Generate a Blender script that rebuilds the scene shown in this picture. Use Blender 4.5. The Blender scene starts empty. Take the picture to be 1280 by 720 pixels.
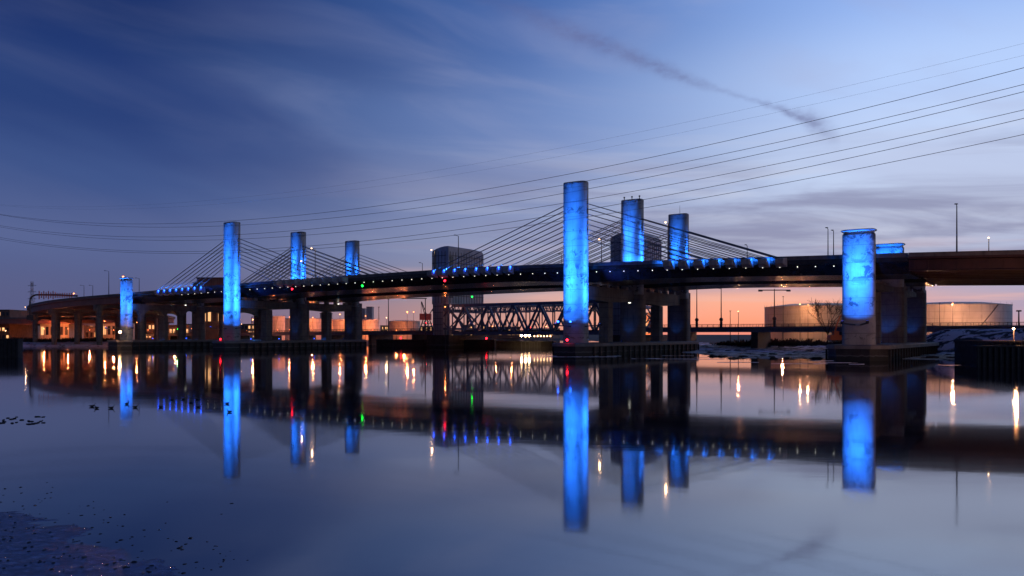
import bpy, bmesh, math, random
from math import radians as R, sin, cos, pi, atan2, hypot
from mathutils import Vector, Matrix
random.seed(11)
scene = bpy.context.scene
COL = scene.collection
CAMZ = 6.3; F = 1001.0; HX = 640.0; HY = 418.0

# ------------------------------------------------------------------ camera
cam_d = bpy.data.cameras.new('camera'); cam = bpy.data.objects.new('camera', cam_d)
COL.objects.link(cam); scene.camera = cam
cam.location = (0, 0, CAMZ); cam.rotation_euler = (R(90), 0, 0)
cam_d.sensor_width = 36; cam_d.lens = 36 * F / 1280; cam_d.shift_y = (HY - 360) / 1280
cam_d.clip_start = 0.5; cam_d.clip_end = 30000
scene.view_settings.view_transform = 'Standard'
scene.view_settings.look = 'None'
scene.view_settings.exposure = 0.16
scene.view_settings.gamma = 1
scene.render.engine = 'CYCLES'
scene.cycles.use_denoising = True
scene.cycles.max_bounces = 6; scene.cycles.glossy_bounces = 4; scene.cycles.diffuse_bounces = 3
scene.cycles.sample_clamp_indirect = 12
scene.cycles.use_light_tree = True

# ------------------------------------------------------------------ node helpers
def lin(c):
    return tuple(((v/255)/12.92 if v/255 <= .04045 else ((v/255+.055)/1.055)**2.4) for v in c)
class NT:
    def __init__(s, tree): s.t = tree; s.n = tree.nodes; s.l = tree.links
    def put(s, sock, v):
        if isinstance(v, bpy.types.NodeSocket): s.l.new(v, sock)
        elif v is not None:
            if sock.type == 'RGBA' and not isinstance(v, (int, float)) and len(v) == 3: v = (*v, 1)
            sock.default_value = v
    def math(s, op, a, b=None, c=None, clamp=False):
        m = s.n.new('ShaderNodeMath'); m.operation = op; m.use_clamp = clamp
        for i, v in enumerate((a, b, c)):
            if v is not None: s.put(m.inputs[i], v)
        return m.outputs[0]
    def mix(s, f, a, b, mode='MIX'):
        m = s.n.new('ShaderNodeMix'); m.data_type = 'RGBA'; m.blend_type = mode; m.clamp_factor = True
        s.put(m.inputs['Factor'], f); s.put(m.inputs[6], a); s.put(m.inputs[7], b)
        return m.outputs[2]
    def smooth(s, v, a, b, lo=0.0, hi=1.0):
        m = s.n.new('ShaderNodeMapRange'); m.interpolation_type = 'SMOOTHSTEP'
        s.put(m.inputs[0], v); m.inputs[1].default_value = a; m.inputs[2].default_value = b
        m.inputs[3].default_value = lo; m.inputs[4].default_value = hi
        return m.outputs[0]
    def ramp(s, v, stops, interp='LINEAR'):
        r = s.n.new('ShaderNodeValToRGB'); s.put(r.inputs[0], v); cr = r.color_ramp; cr.interpolation = interp
        while len(cr.elements) > 1: cr.elements.remove(cr.elements[-1])
        for i, (p, c) in enumerate(stops):
            e = cr.elements[0] if i == 0 else cr.elements.new(p)
            e.position = p; e.color = (*c, 1) if len(c) == 3 else c
        return r.outputs[0]
    def noise(s, vec, scale, detail=4, rough=.55, dist=0.0):
        n = s.n.new('ShaderNodeTexNoise'); s.put(n.inputs['Vector'], vec); n.inputs['Scale'].default_value = scale
        n.inputs['Detail'].default_value = detail; n.inputs['Roughness'].default_value = rough
        n.inputs['Distortion'].default_value = dist
        return n.outputs[0]
    def comb(s, x, y, z):
        c = s.n.new('ShaderNodeCombineXYZ')
        for i, v in enumerate((x, y, z)): s.put(c.inputs[i], v)
        return c.outputs[0]
    def curve(s, v, pts):
        c = s.n.new('ShaderNodeFloatCurve'); s.put(c.inputs['Value'], v)
        cu = c.mapping.curves[0]
        while len(cu.points) < len(pts): cu.points.new(.5, .5)
        for p, (x, y) in zip(cu.points, pts): p.location = (x, y)
        c.mapping.update()
        return c.outputs[0]

# ------------------------------------------------------------------ sky (dusk)
world = bpy.data.worlds.new('World'); scene.world = world; world.use_nodes = True
W = NT(world.node_tree); W.n.clear()
tc = W.n.new('ShaderNodeTexCoord'); sep = W.n.new('ShaderNodeSeparateXYZ')
W.l.new(tc.outputs['Generated'], sep.inputs[0])
dx, dy, dz = sep.outputs
az = W.math('MULTIPLY', W.math('ARCTAN2', dx, dy), 180/pi)
el = W.math('MULTIPLY', W.math('ARCSINE', dz), 180/pi)
el = W.math('MAXIMUM', el, 0.0)
ef = W.math('DIVIDE', el, 50.0)
def sky_ramp(st):
    return W.ramp(ef, [(e/50, lin(c)) for e, c in st], 'EASE')
skyL = sky_ramp([(0, (92, 86, 118)), (2, (82, 88, 128)), (6, (78, 92, 138)), (10, (58, 80, 132)), (15, (38, 62, 116)), (21, (20, 44, 98)), (30, (12, 28, 76)), (50, (7, 16, 48))])
skyC = sky_ramp([(0, (214, 150, 130)), (1.6, (192, 150, 142)), (3.2, (156, 146, 158)), (6, (140, 148, 180)), (10, (126, 142, 184)), (15, (104, 130, 184)), (22, (68, 102, 166)), (32, (32, 58, 122)), (50, (14, 30, 80))])
skyR = sky_ramp([(0, (184, 150, 158)), (1.6, (146, 150, 182)), (4, (156, 164, 196)), (7, (180, 188, 212)), (11, (190, 206, 236)), (16, (174, 198, 240)), (22, (140, 172, 230)), (32, (70, 106, 180)), (50, (24, 48, 110))])
fL = W.smooth(az, -27, 8); fR = W.smooth(az, -1, 28)
sky = W.mix(fL, skyL, skyC); sky = W.mix(fR, sky, skyR)
# glow above the place where the sun has gone down
g = W.math('EXPONENT', W.math('MULTIPLY', W.math('POWER', W.math('DIVIDE', W.math('SUBTRACT', az, 16.5), 12.5), 2.0), -1.0))
ge = W.ramp(ef, [(0, (1, 1, 1)), (2.2/50, (.85, .85, .85)), (3.9/50, (.3, .3, .3)), (5.8/50, (0, 0, 0))], 'EASE')
glowc = W.ramp(ef, [(0, lin((232, 138, 120))), (1/50, lin((252, 156, 120))), (2.6/50, lin((250, 174, 138))), (4.5/50, lin((200, 160, 165)))])
sky = W.mix(W.math('MULTIPLY', g, ge), sky, glowc)
# thin cirrus streaks, drawn out along the horizon
v1 = W.comb(W.math('MULTIPLY', az, .045), W.math('ADD', W.math('MULTIPLY', el, .22), W.math('MULTIPLY', az, .030)), 0.0)
n1 = W.smooth(W.noise(v1, 1.0, 5, .5, .6), .42, .72)
ciramt = W.math('MULTIPLY', W.smooth(el, 1, 9), W.smooth(el, 40, 20))
sky = W.mix(W.math('MULTIPLY', W.math('MULTIPLY', n1, ciramt), W.smooth(az, -26, 12, .06, .36)), sky, lin((158, 162, 194)))
v5 = W.comb(W.math('MULTIPLY', az, .04), W.math('ADD', W.math('MULTIPLY', el, .55), W.math('MULTIPLY', az, .02)), 7.7)
n5 = W.smooth(W.noise(v5, 1.0, 6, .55, .4), .46, .66)
sky = W.mix(W.math('MULTIPLY', W.math('MULTIPLY', n5, W.math('MULTIPLY', W.smooth(el, 3, 6), W.smooth(el, 16, 9))), W.smooth(az, -18, 14, 0, .4)), sky, lin((196, 198, 214)))
v2 = W.comb(W.math('MULTIPLY', az, .05), W.math('ADD', W.math('MULTIPLY', el, .42), W.math('MULTIPLY', az, .012)), 4.2)
n2 = W.smooth(W.noise(v2, 1.0, 6, .55, .5), .40, .62)
lowb = W.math('MULTIPLY', W.smooth(el, 2.2, 4.5), W.smooth(el, 14.0, 8.5))
lowb = W.math('MULTIPLY', lowb, W.smooth(az, -26, 10))
sky = W.mix(W.math('MULTIPLY', W.math('MULTIPLY', n2, lowb), .72), sky, lin((120, 122, 156)))
v3 = W.comb(W.math('MULTIPLY', az, .06), W.math('MULTIPLY', el, .9), 9.0)
n3 = W.smooth(W.noise(v3, 1.0, 4, .5, .3), .50, .68)
lo3 = W.math('MULTIPLY', W.math('MULTIPLY', W.smooth(el, .6, 2.0), W.smooth(el, 7.0, 4.0)), W.smooth(az, -24, 10))
sky = W.mix(W.math('MULTIPLY', W.math('MULTIPLY', n3, lo3), .5), sky, lin((228, 176, 164)))
# darker veil of night high on the left
v4 = W.comb(W.math('MULTIPLY', az, .035), W.math('ADD', W.math('MULTIPLY', el, .13), W.math('MULTIPLY', az, .03)), 2.0)
n4 = W.smooth(W.noise(v4, 1.0, 3, .5, .3), .38, .70)
dk = W.math('MULTIPLY', W.math('MULTIPLY', W.smooth(az, 4, -22), W.smooth(el, 5, 12)), n4)
sky = W.mix(W.math('MULTIPLY', dk, .45), sky, lin((14, 40, 104)))
# the contrail
ctrl = [(560, -20), (640, 8), (700, 35), (770, 62), (850, 95), (915, 117), (960, 131), (1000, 146), (1052, 172)]
def px_azel(x, y): return math.degrees(math.atan((x-HX)/F)), math.degrees(math.atan((HY-y)/hypot(F, x-HX)))
ca = [px_azel(*p) for p in ctrl]; a0 = ca[0][0]; a1 = ca[-1][0]
t = W.math('DIVIDE', W.math('SUBTRACT', az, a0), a1-a0)
tcl = W.math('MINIMUM', W.math('MAXIMUM', t, 0.0), 1.0)
ecur = W.math('MULTIPLY', W.curve(tcl, [((a-a0)/(a1-a0), e/30) for a, e in ca]), 30.0)
wcur = W.math('MULTIPLY', W.curve(tcl, [(0, .55), (.35, .42), (.6, .30), (.75, .14), (.86, .16), (.93, .42), (1, .55)]), 1.4)
scur = W.curve(tcl, [(0, .10), (.2, .30), (.45, .62), (.62, .55), (.72, .28), (.85, .55), (.93, .8), (.985, .7), (1, 0)])
wob = W.math('MULTIPLY', W.math('SUBTRACT', W.noise(W.comb(W.math('MULTIPLY', az, .8), W.math('MULTIPLY', el, .8), 0.0), 1.6, 4, .55), .5), .55)
dd = W.math('DIVIDE', W.math('ADD', W.math('SUBTRACT', el, ecur), wob), wcur)
cm = W.math('EXPONENT', W.math('MULTIPLY', W.math('MULTIPLY', dd, dd), -1.0))
ins = W.math('MULTIPLY', W.smooth(t, -.02, .05), W.smooth(t, 1.02, .92))
cm = W.math('MULTIPLY', W.math('MULTIPLY', W.math('MULTIPLY', cm, scur), ins), W.smooth(W.noise(W.comb(W.math('MULTIPLY', az, .7), W.math('MULTIPLY', el, 1.6), 3.0), 1.4, 4, .55), .25, .62, .5, 1))
sky = W.mix(W.math('MULTIPLY', cm, .78), sky, lin((92, 92, 134)))
# the side of the sky away from the sunset is darker
bk = W.smooth(W.math('ABSOLUTE', az), 42, 120, 1.0, .55)
sky = W.mix(1.0, sky, W.comb(bk, bk, bk), 'MULTIPLY')
st = W.n.new('ShaderNodeTexSky'); st.sky_type = 'NISHITA'; st.sun_disc = False
st.sun_elevation = R(-1.5); st.sun_rotation = R(17.5)
addn = W.n.new('ShaderNodeMix'); addn.data_type = 'RGBA'; addn.blend_type = 'ADD'; addn.inputs['Factor'].default_value = .012
W.l.new(sky, addn.inputs[6]); W.l.new(st.outputs[0], addn.inputs[7])
bg = W.n.new('ShaderNodeBackground'); W.l.new(addn.outputs[2], bg.inputs[0]); bg.inputs[1].default_value = 1.0
wo = W.n.new('ShaderNodeOutputWorld'); W.l.new(bg.outputs[0], wo.inputs[0])

# ------------------------------------------------------------------ materials
def mat(name, rgb=None, rough=.7, metal=0.0, spec=.5, emit=None, estr=0.0, build=None):
    m = bpy.data.materials.new(name); m.use_nodes = True
    N = NT(m.node_tree); b = m.node_tree.nodes['Principled BSDF']
    if rgb is not None: b.inputs['Base Color'].default_value = (*rgb, 1)
    b.inputs['Roughness'].default_value = rough; b.inputs['Metallic'].default_value = metal
    b.inputs['Specular IOR Level'].default_value = spec
    if emit is not None:
        b.inputs['Emission Color'].default_value = (*emit, 1); b.inputs['Emission Strength'].default_value = estr
    if build: build(N, b)
    return m
def posn(N):
    g = N.n.new('ShaderNodeNewGeometry'); s = N.n.new('ShaderNodeSeparateXYZ'); N.l.new(g.outputs['Position'], s.inputs[0])
    return g.outputs['Position'], s.outputs
def bump(N, b, h, strength=.3, dist=.05):
    u = N.n.new('ShaderNodeBump'); u.inputs['Strength'].default_value = strength; u.inputs['Distance'].default_value = dist
    N.put(u.inputs['Height'], h); N.l.new(u.outputs[0], b.inputs['Normal'])
def weathered(c1, c2, scale=.5, streak=True, joint=None, grime=.5):
    def f(N, b):
        p, s = posn(N)
        n = N.noise(p, scale, 6, .6, .4)
        col = N.mix(N.smooth(n, .3, .7), c1, c2)
        if streak:
            v = N.comb(N.math('MULTIPLY', s[0], 1.3), N.math('MULTIPLY', s[1], 1.3), N.math('MULTIPLY', s[2], .12))
            col = N.mix(N.math('MULTIPLY', N.smooth(N.noise(v, 1.0, 5, .6), .5, .72), grime), col, tuple(.35*x for x in c1))
        if joint:
            j = N.math('LESS_THAN', N.math('MODULO', N.math('ADD', s[2], 100.0), joint), .16)
            col = N.mix(N.math('MULTIPLY', j, .5), col, tuple(.3*x for x in c1))
        N.l.new(col, b.inputs['Base Color'])
        bump(N, b, N.noise(p, 2.5, 5), .25, .05)
    return f
def tower_f(N, b):
    p, s = posn(N)
    n = N.noise(p, .35, 6, .6, .3)
    col = N.mix(N.smooth(n, .3, .7), (.29, .29, .28), (.37, .37, .36))
    # peeled and stained patches with ragged outlines, in bands round the shaft
    band = N.smooth(N.noise(N.comb(0.0, 0.0, N.math('MULTIPLY', s[2], .16)), 1.0, 2, .5), .42, .60)
    pt = N.noise(N.comb(s[0], s[1], N.math('MULTIPLY', s[2], 1.1)), .38, 10, .76, .8)
    th = N.math('MULTIPLY', N.smooth(pt, .515, .55), N.smooth(band, .1, .8))
    col = N.mix(N.math('MULTIPLY', th, .86), col, (.05, .05, .055))
    dr = N.noise(N.comb(N.math('MULTIPLY', s[0], 2.4), N.math('MULTIPLY', s[1], 2.4), N.math('MULTIPLY', s[2], .16)), 1.0, 5, .65)
    col = N.mix(N.math('MULTIPLY', N.smooth(dr, .52, .72), .38), col, (.11, .11, .115))
    j = N.math('LESS_THAN', N.math('MODULO', N.math('ADD', s[2], 101.0), 4.3), .14)
    col = N.mix(N.math('MULTIPLY', j, .55), col, (.08, .08, .085))
    N.l.new(col, b.inputs['Base Color'])
    bump(N, b, pt, .25, .08)
M = {}
M['tower'] = mat('tower_concrete', rough=.8, spec=.3, build=tower_f)
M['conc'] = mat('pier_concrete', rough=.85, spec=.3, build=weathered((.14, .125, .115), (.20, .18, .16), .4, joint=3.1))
def tide_f(N, b):
    weathered((.016, .015, .016), (.038, .034, .032), .5)(N, b)
    p, s = posn(N)
    src = b.inputs['Base Color'].links[0].from_socket
    w = N.math('ADD', s[2], N.math('MULTIPLY', N.noise(p, .8, 4), .7))
    col = N.mix(N.math('MULTIPLY', N.smooth(w, 1.75, 1.35), .85), src, (.010, .013, .009))
    ice = N.math('MULTIPLY', N.smooth(w, 1.30, 1.45), N.smooth(w, 1.75, 1.6))
    col = N.mix(N.math('MULTIPLY', ice, .45), col, (.16, .16, .17))
    N.l.new(col, b.inputs['Base Color'])
M['conc_dark'] = mat('wet_dark_concrete', rough=.6, build=tide_f)
M['slab'] = mat('island_slab_concrete', rough=.7, build=weathered((.13, .12, .115), (.2, .19, .18), .3, streak=False))
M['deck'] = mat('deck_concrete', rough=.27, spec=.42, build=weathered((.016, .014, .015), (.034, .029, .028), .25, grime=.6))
M['parapet'] = mat('parapet_concrete', rough=.75, build=weathered((.09, .088, .09), (.14, .135, .135), .6))
M['block'] = mat('anchor_concrete', rough=.7, build=weathered((.24, .23, .22), (.34, .32, .31), .6))
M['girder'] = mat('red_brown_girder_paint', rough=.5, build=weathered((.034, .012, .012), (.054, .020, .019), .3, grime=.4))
M['girder_left_lit'] = mat('lit_red_girder_paint', rough=.55, build=weathered((.17, .075, .062), (.23, .105, .085), .3, grime=.4))  # lit copy of the girder paint, lightened for the brighter left approach
M['asphalt'] = mat('asphalt', rough=.9, build=weathered((.045, .045, .05), (.07, .07, .07), .8, streak=False))
M['cable'] = mat('stay_sheath', (.13, .13, .15), .4, spec=.6)
M['steel'] = mat('galvanised_steel', (.20, .20, .21), .5, .6)
M['dsteel'] = mat('dark_painted_steel', (.04, .04, .045), .5, .2)
M['bsteel'] = mat('blue_grey_bridge_paint', rough=.5, build=weathered((.085, .11, .18), (.12, .15, .23), .5, grime=.3))
M['red'] = mat('red_oxide_steel', (.42, .08, .06), .5, .1)
M['wood'] = mat('tarred_timber', rough=.85, build=weathered((.012, .011, .012), (.028, .025, .025), 1.2))
M['tank'] = mat('tank_paint', rough=.55, build=weathered((.44, .41, .38), (.56, .53, .50), .15, grime=.4, joint=2.9))
M['tank_tan'] = mat('tan_tank_paint', rough=.5, build=weathered((.34, .30, .24), (.44, .39, .31), .12, grime=.45, joint=2.9))
M['clad'] = mat('grey_cladding', rough=.5, build=weathered((.24, .25, .28), (.33, .34, .37), .2, grime=.25))
M['clad_dark'] = mat('dark_glazing', (.02, .022, .03), .25)
M['brick'] = mat('brown_brick', rough=.8, build=weathered((.10, .06, .05), (.15, .09, .07), .4))
M['beige'] = mat('beige_render', rough=.8, build=weathered((.38, .33, .26), (.46, .40, .32), .3))
M['bark'] = mat('dark_bark', (.03, .024, .02), .9)
M['scrub'] = mat('winter_scrub', (.035, .028, .022), .95)
M['rock'] = mat('wet_rock', rough=.5, build=weathered((.012, .012, .014), (.03, .028, .028), 2.5, streak=False))
M['feather'] = mat('dark_feathers', (.014, .013, .013), .7)
M['bill'] = mat('bill', (.10, .07, .03), .5)
M['orange_paint'] = mat('orange_machine_paint', (.45, .09, .03), .5)
def snow_f(N, b):
    p, s = posn(N)
    v = N.comb(N.math('MULTIPLY', s[0], .10), N.math('MULTIPLY', s[1], .17), 0.0)
    n = N.noise(v, 1.5, 9, .66, .7)
    f = N.smooth(n, .455, .51)
    col = N.mix(f, (.016, .014, .013), (.68, .71, .78))
    N.l.new(col, b.inputs['Base Color'])
    bump(N, b, n, .5, .3)
M['snowy'] = mat('snow_patched_mud', rough=.75, build=snow_f)
def snow2_f(N, b):
    p, s = posn(N)
    n = N.noise(p, .25, 6, .6, .5)
    N.l.new(N.mix(N.smooth(n, .36, .5), (.12, .11, .12), (.70, .74, .84)), b.inputs['Base Color'])
    bump(N, b, n, .4, .3)
M['snow'] = mat('bank_snow', rough=.8, build=snow2_f)
M['land'] = mat('winter_ground', rough=.95, build=weathered((.03, .028, .026), (.09, .085, .085), .05, streak=False))
def mud_f(N, b):
    p, s = posn(N)
    n = N.noise(N.comb(N.math('MULTIPLY', s[0], 1.2), N.math('MULTIPLY', s[1], 1.8), 0.0), 2.4, 9, .68, .8)
    N.l.new(N.mix(N.smooth(n, .35, .65), (.008, .010, .018), (.020, .023, .034)), b.inputs['Base Color'])
    gl = N.n.new('ShaderNodeBsdfGlossy'); gl.inputs['Color'].default_value = (.46, .54, .72, 1)
    N.put(gl.inputs['Roughness'], N.smooth(n, .3, .7, .06, .16))
    u = N.n.new('ShaderNodeBump'); u.inputs['Strength'].default_value = .6; u.inputs['Distance'].default_value = .03
    N.put(u.inputs['Height'], n); N.l.new(u.outputs[0], b.inputs['Normal']); N.l.new(u.outputs[0], gl.inputs['Normal'])
    mx = N.n.new('ShaderNodeMixShader'); N.put(mx.inputs[0], N.smooth(n, .3, .6, .78, .42))
    N.l.new(b.outputs[0], mx.inputs[1]); N.l.new(gl.outputs[0], mx.inputs[2])
    out = [q for q in N.n if q.type == 'OUTPUT_MATERIAL'][0]; N.l.new(mx.outputs[0], out.inputs[0])
M['mud'] = mat('wet_mud', rough=.8, spec=.05, build=mud_f)
def water_f(N, b):
    p, s = posn(N)
    b.inputs['Base Color'].default_value = (.022, .021, .030, 1)
    b.inputs['IOR'].default_value = 1.33
    # thin skim ice and brackish film make this backwater mirror more strongly than open water
    lw = N.n.new('ShaderNodeLayerWeight'); lw.inputs['Blend'].default_value = .30
    gl = N.n.new('ShaderNodeBsdfGlossy'); gl.inputs['Color'].default_value = (.90, .90, .92, 1); gl.distribution = 'BECKMANN'
    big = N.noise(N.comb(N.math('MULTIPLY', s[0], .02), N.math('MULTIPLY', s[1], .05), 0.0), 1.0, 3)
    lane = N.noise(N.comb(N.math('MULTIPLY', s[0], .006), N.math('MULTIPLY', s[1], .06), 3.0), 1.0, 5, .6)
    N.put(gl.inputs['Roughness'], N.math('ADD', N.smooth(big, .35, .7, .036, .052), N.smooth(lane, .52, .66, 0, .03)))
    bu = N.n.new('ShaderNodeBump'); bu.inputs['Strength'].default_value = .25; bu.inputs['Distance'].default_value = .010
    wv = N.noise(N.comb(N.math('MULTIPLY', s[0], .22), N.math('MULTIPLY', s[1], .5), 0.0), 1.0, 3, .5)
    N.put(bu.inputs['Height'], wv); N.l.new(bu.outputs[0], gl.inputs['Normal'])
    fac = N.smooth(lw.outputs['Facing'], .55, .97, .44, .94)
    g2 = N.n.new('ShaderNodeBsdfGlossy'); g2.distribution = 'BECKMANN'; g2.inputs['Color'].default_value = (.90, .90, .92, 1)
    g2.inputs['Roughness'].default_value = .10; N.l.new(bu.outputs[0], g2.inputs['Normal'])
    gm = N.n.new('ShaderNodeMixShader'); gm.inputs[0].default_value = .30; N.l.new(gl.outputs[0], gm.inputs[1]); N.l.new(g2.outputs[0], gm.inputs[2])
    mx = N.n.new('ShaderNodeMixShader'); N.put(mx.inputs[0], fac)
    N.l.new(b.outputs[0], mx.inputs[1]); N.l.new(gm.outputs[0], mx.inputs[2])
    out = [n for n in N.n if n.type == 'OUTPUT_MATERIAL'][0]; N.l.new(mx.outputs[0], out.inputs[0])
M['water'] = mat('river_water', rough=.5, spec=0.0, build=water_f)
BLUE = (.014, .17, 1.0); ORANGE = (1.0, .24, .075); WARM = (1.0, .55, .25); WHITE = (.85, .92, 1.0)
def lamp_mat(n, c, e): return mat(n, (.1, .1, .1), .5, emit=c, estr=e)
M['e_blue'] = lamp_mat('blue_lamp_glass', (.012, .08, 1.0), 14)
M['e_white'] = lamp_mat('white_lamp_glass', (1, .97, .82), 2.2)
M['e_orange'] = lamp_mat('sodium_lamp_glass', (1, .24, .06), 7)
M['e_warm'] = lamp_mat('warm_lamp_glass', (1, .55, .25), 7)
M['e_hot'] = lamp_mat('bright_lamp_glass', (1, .62, .30), 60)
M['e_red'] = lamp_mat('red_signal_glass', (1, .008, .02), 14)
M['e_green'] = lamp_mat('green_signal_glass', (.005, 1, .04), 11)
M['e_win'] = lamp_mat('lit_window_glass', (1, .50, .20), 1.1)

# ------------------------------------------------------------------ mesh helpers
class MB:
    def __init__(s): s.v = []; s.f = []
    def add(s, vs, fs):
        o = len(s.v); s.v += [tuple(v) for v in vs]; s.f += [tuple(i+o for i in f) for f in fs]; return s
    def box(s, c, ex, ey, ez):          # centre and three half-axis vectors
        c, ex, ey, ez = map(Vector, (c, ex, ey, ez))
        vs = [c+a*ex+b*ey+d*ez for d in (-1, 1) for b in (-1, 1) for a in (-1, 1)]
        return s.add(vs, [(0, 2, 3, 1), (4, 5, 7, 6), (0, 1, 5, 4), (2, 6, 7, 3), (0, 4, 6, 2), (1, 3, 7, 5)])
    def abox(s, x0, x1, y0, y1, z0, z1):
        return s.box(((x0+x1)/2, (y0+y1)/2, (z0+z1)/2), ((x1-x0)/2, 0, 0), (0, (y1-y0)/2, 0), (0, 0, (z1-z0)/2))
    def beam(s, a, b, w, h, up=(0, 0, 1)):
        a, b = Vector(a), Vector(b); d = (b-a); L = d.length; d.normalize()
        side = d.cross(Vector(up))
        if side.length < 1e-4: side = d.cross(Vector((1, 0, 0)))
        side.normalize(); u2 = side.cross(d)
        return s.box((a+b)/2, d*L/2, side*w/2, u2*h/2)
    def tube(s, pts, rs, n=8, cap=True):
        pts = [Vector(p) for p in pts]
        if isinstance(rs, (int, float)): rs = [rs]*len(pts)
        vs = []; fs = []
        for i, p in enumerate(pts):
            d = (pts[min(i+1, len(pts)-1)]-pts[max(i-1, 0)]).normalized()
            a = d.orthogonal() if abs(d.z) < .99 else Vector((1, 0, 0))
            if abs(d.z) < .99: a = d.cross(Vector((0, 0, 1)))
            a.normalize(); b = d.cross(a)
            for k in range(n):
                t = 2*pi*k/n; vs.append(p+(a*cos(t)+b*sin(t))*rs[i])
        for i in range(len(pts)-1):
            for k in range(n):
                k2 = (k+1) % n; fs.append((i*n+k, i*n+k2, (i+1)*n+k2, (i+1)*n+k))
        if cap: fs.append(tuple(range(n))[::-1]); fs.append(tuple(range((len(pts)-1)*n, len(pts)*n)))
        return s.add(vs, fs)
    def ball(s, c, r, n=8, m=5, sc=(1, 1, 1)):
        c = Vector(c); vs = [c+Vector((0, 0, -r*sc[2]))]; fs = []
        for j in range(1, m):
            ph = -pi/2+pi*j/m
            for k in range(n):
                t = 2*pi*k/n; vs.append(c+Vector((cos(t)*cos(ph)*sc[0], sin(t)*cos(ph)*sc[1], sin(ph)*sc[2]))*r)
        vs.append(c+Vector((0, 0, r*sc[2]))); L = len(vs)-1
        for k in range(n):
            fs.append((0, 1+(k+1) % n, 1+k)); fs.append((L, L-n+k, L-n+(k+1) % n))
        for j in range(m-2):
            for k in range(n):
                a = 1+j*n+k; b = 1+j*n+(k+1) % n; fs.append((a, b, b+n, a+n))
        return s.add(vs, fs)
    def loft(s, rings, closed=True, cap=True):
        n = len(rings[0]); vs = [p for r in rings for p in r]; fs = []
        for i in range(len(rings)-1):
            for k in range(n if closed else n-1):
                k2 = (k+1) % n; fs.append((i*n+k, i*n+k2, (i+1)*n+k2, (i+1)*n+k))
        if cap and closed: fs.append(tuple(range(n))[::-1]); fs.append(tuple(range((len(rings)-1)*n, len(rings)*n)))
        return s.add(vs, fs)
    def build(s, name, m, parent=None, smooth=False, bevel=0, origin=None):
        me = bpy.data.meshes.new(name)
        o0 = Vector(origin) if origin is not None else (Vector(parent.matrix_world.translation) if parent else Vector((0, 0, 0)))
        base = abs_loc.get(parent.name, Vector((0, 0, 0))) if parent else Vector((0, 0, 0))
        off = Vector(origin) if origin is not None else base
        me.from_pydata([tuple(Vector(v)-off) for v in s.v], [], s.f); me.update()
        bm = bmesh.new(); bm.from_mesh(me); bmesh.ops.recalc_face_normals(bm, faces=bm.faces); bm.to_mesh(me); bm.free()
        me.materials.append(m)
        if smooth:
            for p in me.polygons: p.use_smooth = True
            me.set_sharp_from_angle(angle=R(38))
        o = bpy.data.objects.new(name, me); COL.objects.link(o)
        if parent:
            o.parent = parent; o.location = off-base
        else: o.location = off
        abs_loc[o.name] = off
        if bevel:
            md = o.modifiers.new('bevel', 'BEVEL'); md.width = bevel; md.segments = 2; md.limit_method = 'ANGLE'
        return o
abs_loc = {}
def tag(o, label=None, cat=None, group=None, kind=None):
    if label: o['label'] = label
    if cat: o['category'] = cat
    if group: o['group'] = group
    if kind: o['kind'] = kind
    return o
def thing(name, loc, label, cat, group=None):
    o = bpy.data.objects.new(name, None); COL.objects.link(o); o.location = loc; o.empty_display_size = .5
    abs_loc[o.name] = Vector(loc)
    return tag(o, label, cat, group)
def light(kind, loc, color, power, parent, target=None, size=.3, half=None, blend=.3):
    d = bpy.data.lights.new('lamp_light', kind); d.color = color; d.energy = power
    d.shadow_soft_size = size
    if kind == 'SPOT': d.spot_size = R(2*half); d.spot_blend = blend
    o = bpy.data.objects.new('lamp_light', d); COL.objects.link(o)
    loc = Vector(loc)
    if kind == 'SPOT': loc = loc+(Vector(target)-loc).normalized()*(size+.42)
    o.parent = parent; o.location = loc-abs_loc[parent.name]
    if target is not None:
        o.rotation_euler = (Vector(target)-Vector(loc)).to_track_quat('-Z', 'Y').to_euler()
    return o
def pix(x, y, Y): return Vector(((x-HX)/F*Y, Y, CAMZ+(HY-y)/F*Y))
U = Vector((.8397, -.5430, 0)); Nn = Vector((.5430, .8397, 0)); Z = Vector((0, 0, 1))
A0 = Vector((-112.6, 322, 0))
def interp(kn, s):
    if s <= kn[0][0]: return kn[0][1]
    for (a, va), (b, vb) in zip(kn, kn[1:]):
        if s <= b: return va+(vb-va)*(s-a)/(b-a)
    return kn[-1][1]
def smoothk(kn, s): return (interp(kn, s-9)+2*interp(kn, s)+interp(kn, s+9))/4

# ------------------------------------------------------------------ water and land
me = MB(); me.add([(-9000, -300, 0), (9000, -300, 0), (9000, 14000, 0), (-9000, 14000, 0)], [(0, 1, 2, 3)])
tag(me.build('water', M['water']), 'calm dark river reflecting the bridge and dusk sky', kind='structure')
rng = random.Random(3)
def hsh(x, y, k=0):
    v = math.sin(x*12.9898+y*78.233+k*37.7)*43758.5453; return v-math.floor(v)
def vnoise(x, y, k=0):
    xi, yi = math.floor(x), math.floor(y); fx, fy = x-xi, y-yi
    fx = fx*fx*(3-2*fx); fy = fy*fy*(3-2*fy)
    a = hsh(xi, yi, k)*(1-fx)+hsh(xi+1, yi, k)*fx; b = hsh(xi, yi+1, k)*(1-fx)+hsh(xi+1, yi+1, k)*fx
    return a*(1-fy)+b*fy
def fbm(x, y, k=0): return vnoise(x, y, k)*.5+vnoise(x*2.1, y*2.1, k+1)*.27+vnoise(x*4.3, y*4.3, k+2)*.15+vnoise(x*9, y*9, k+3)*.08
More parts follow.
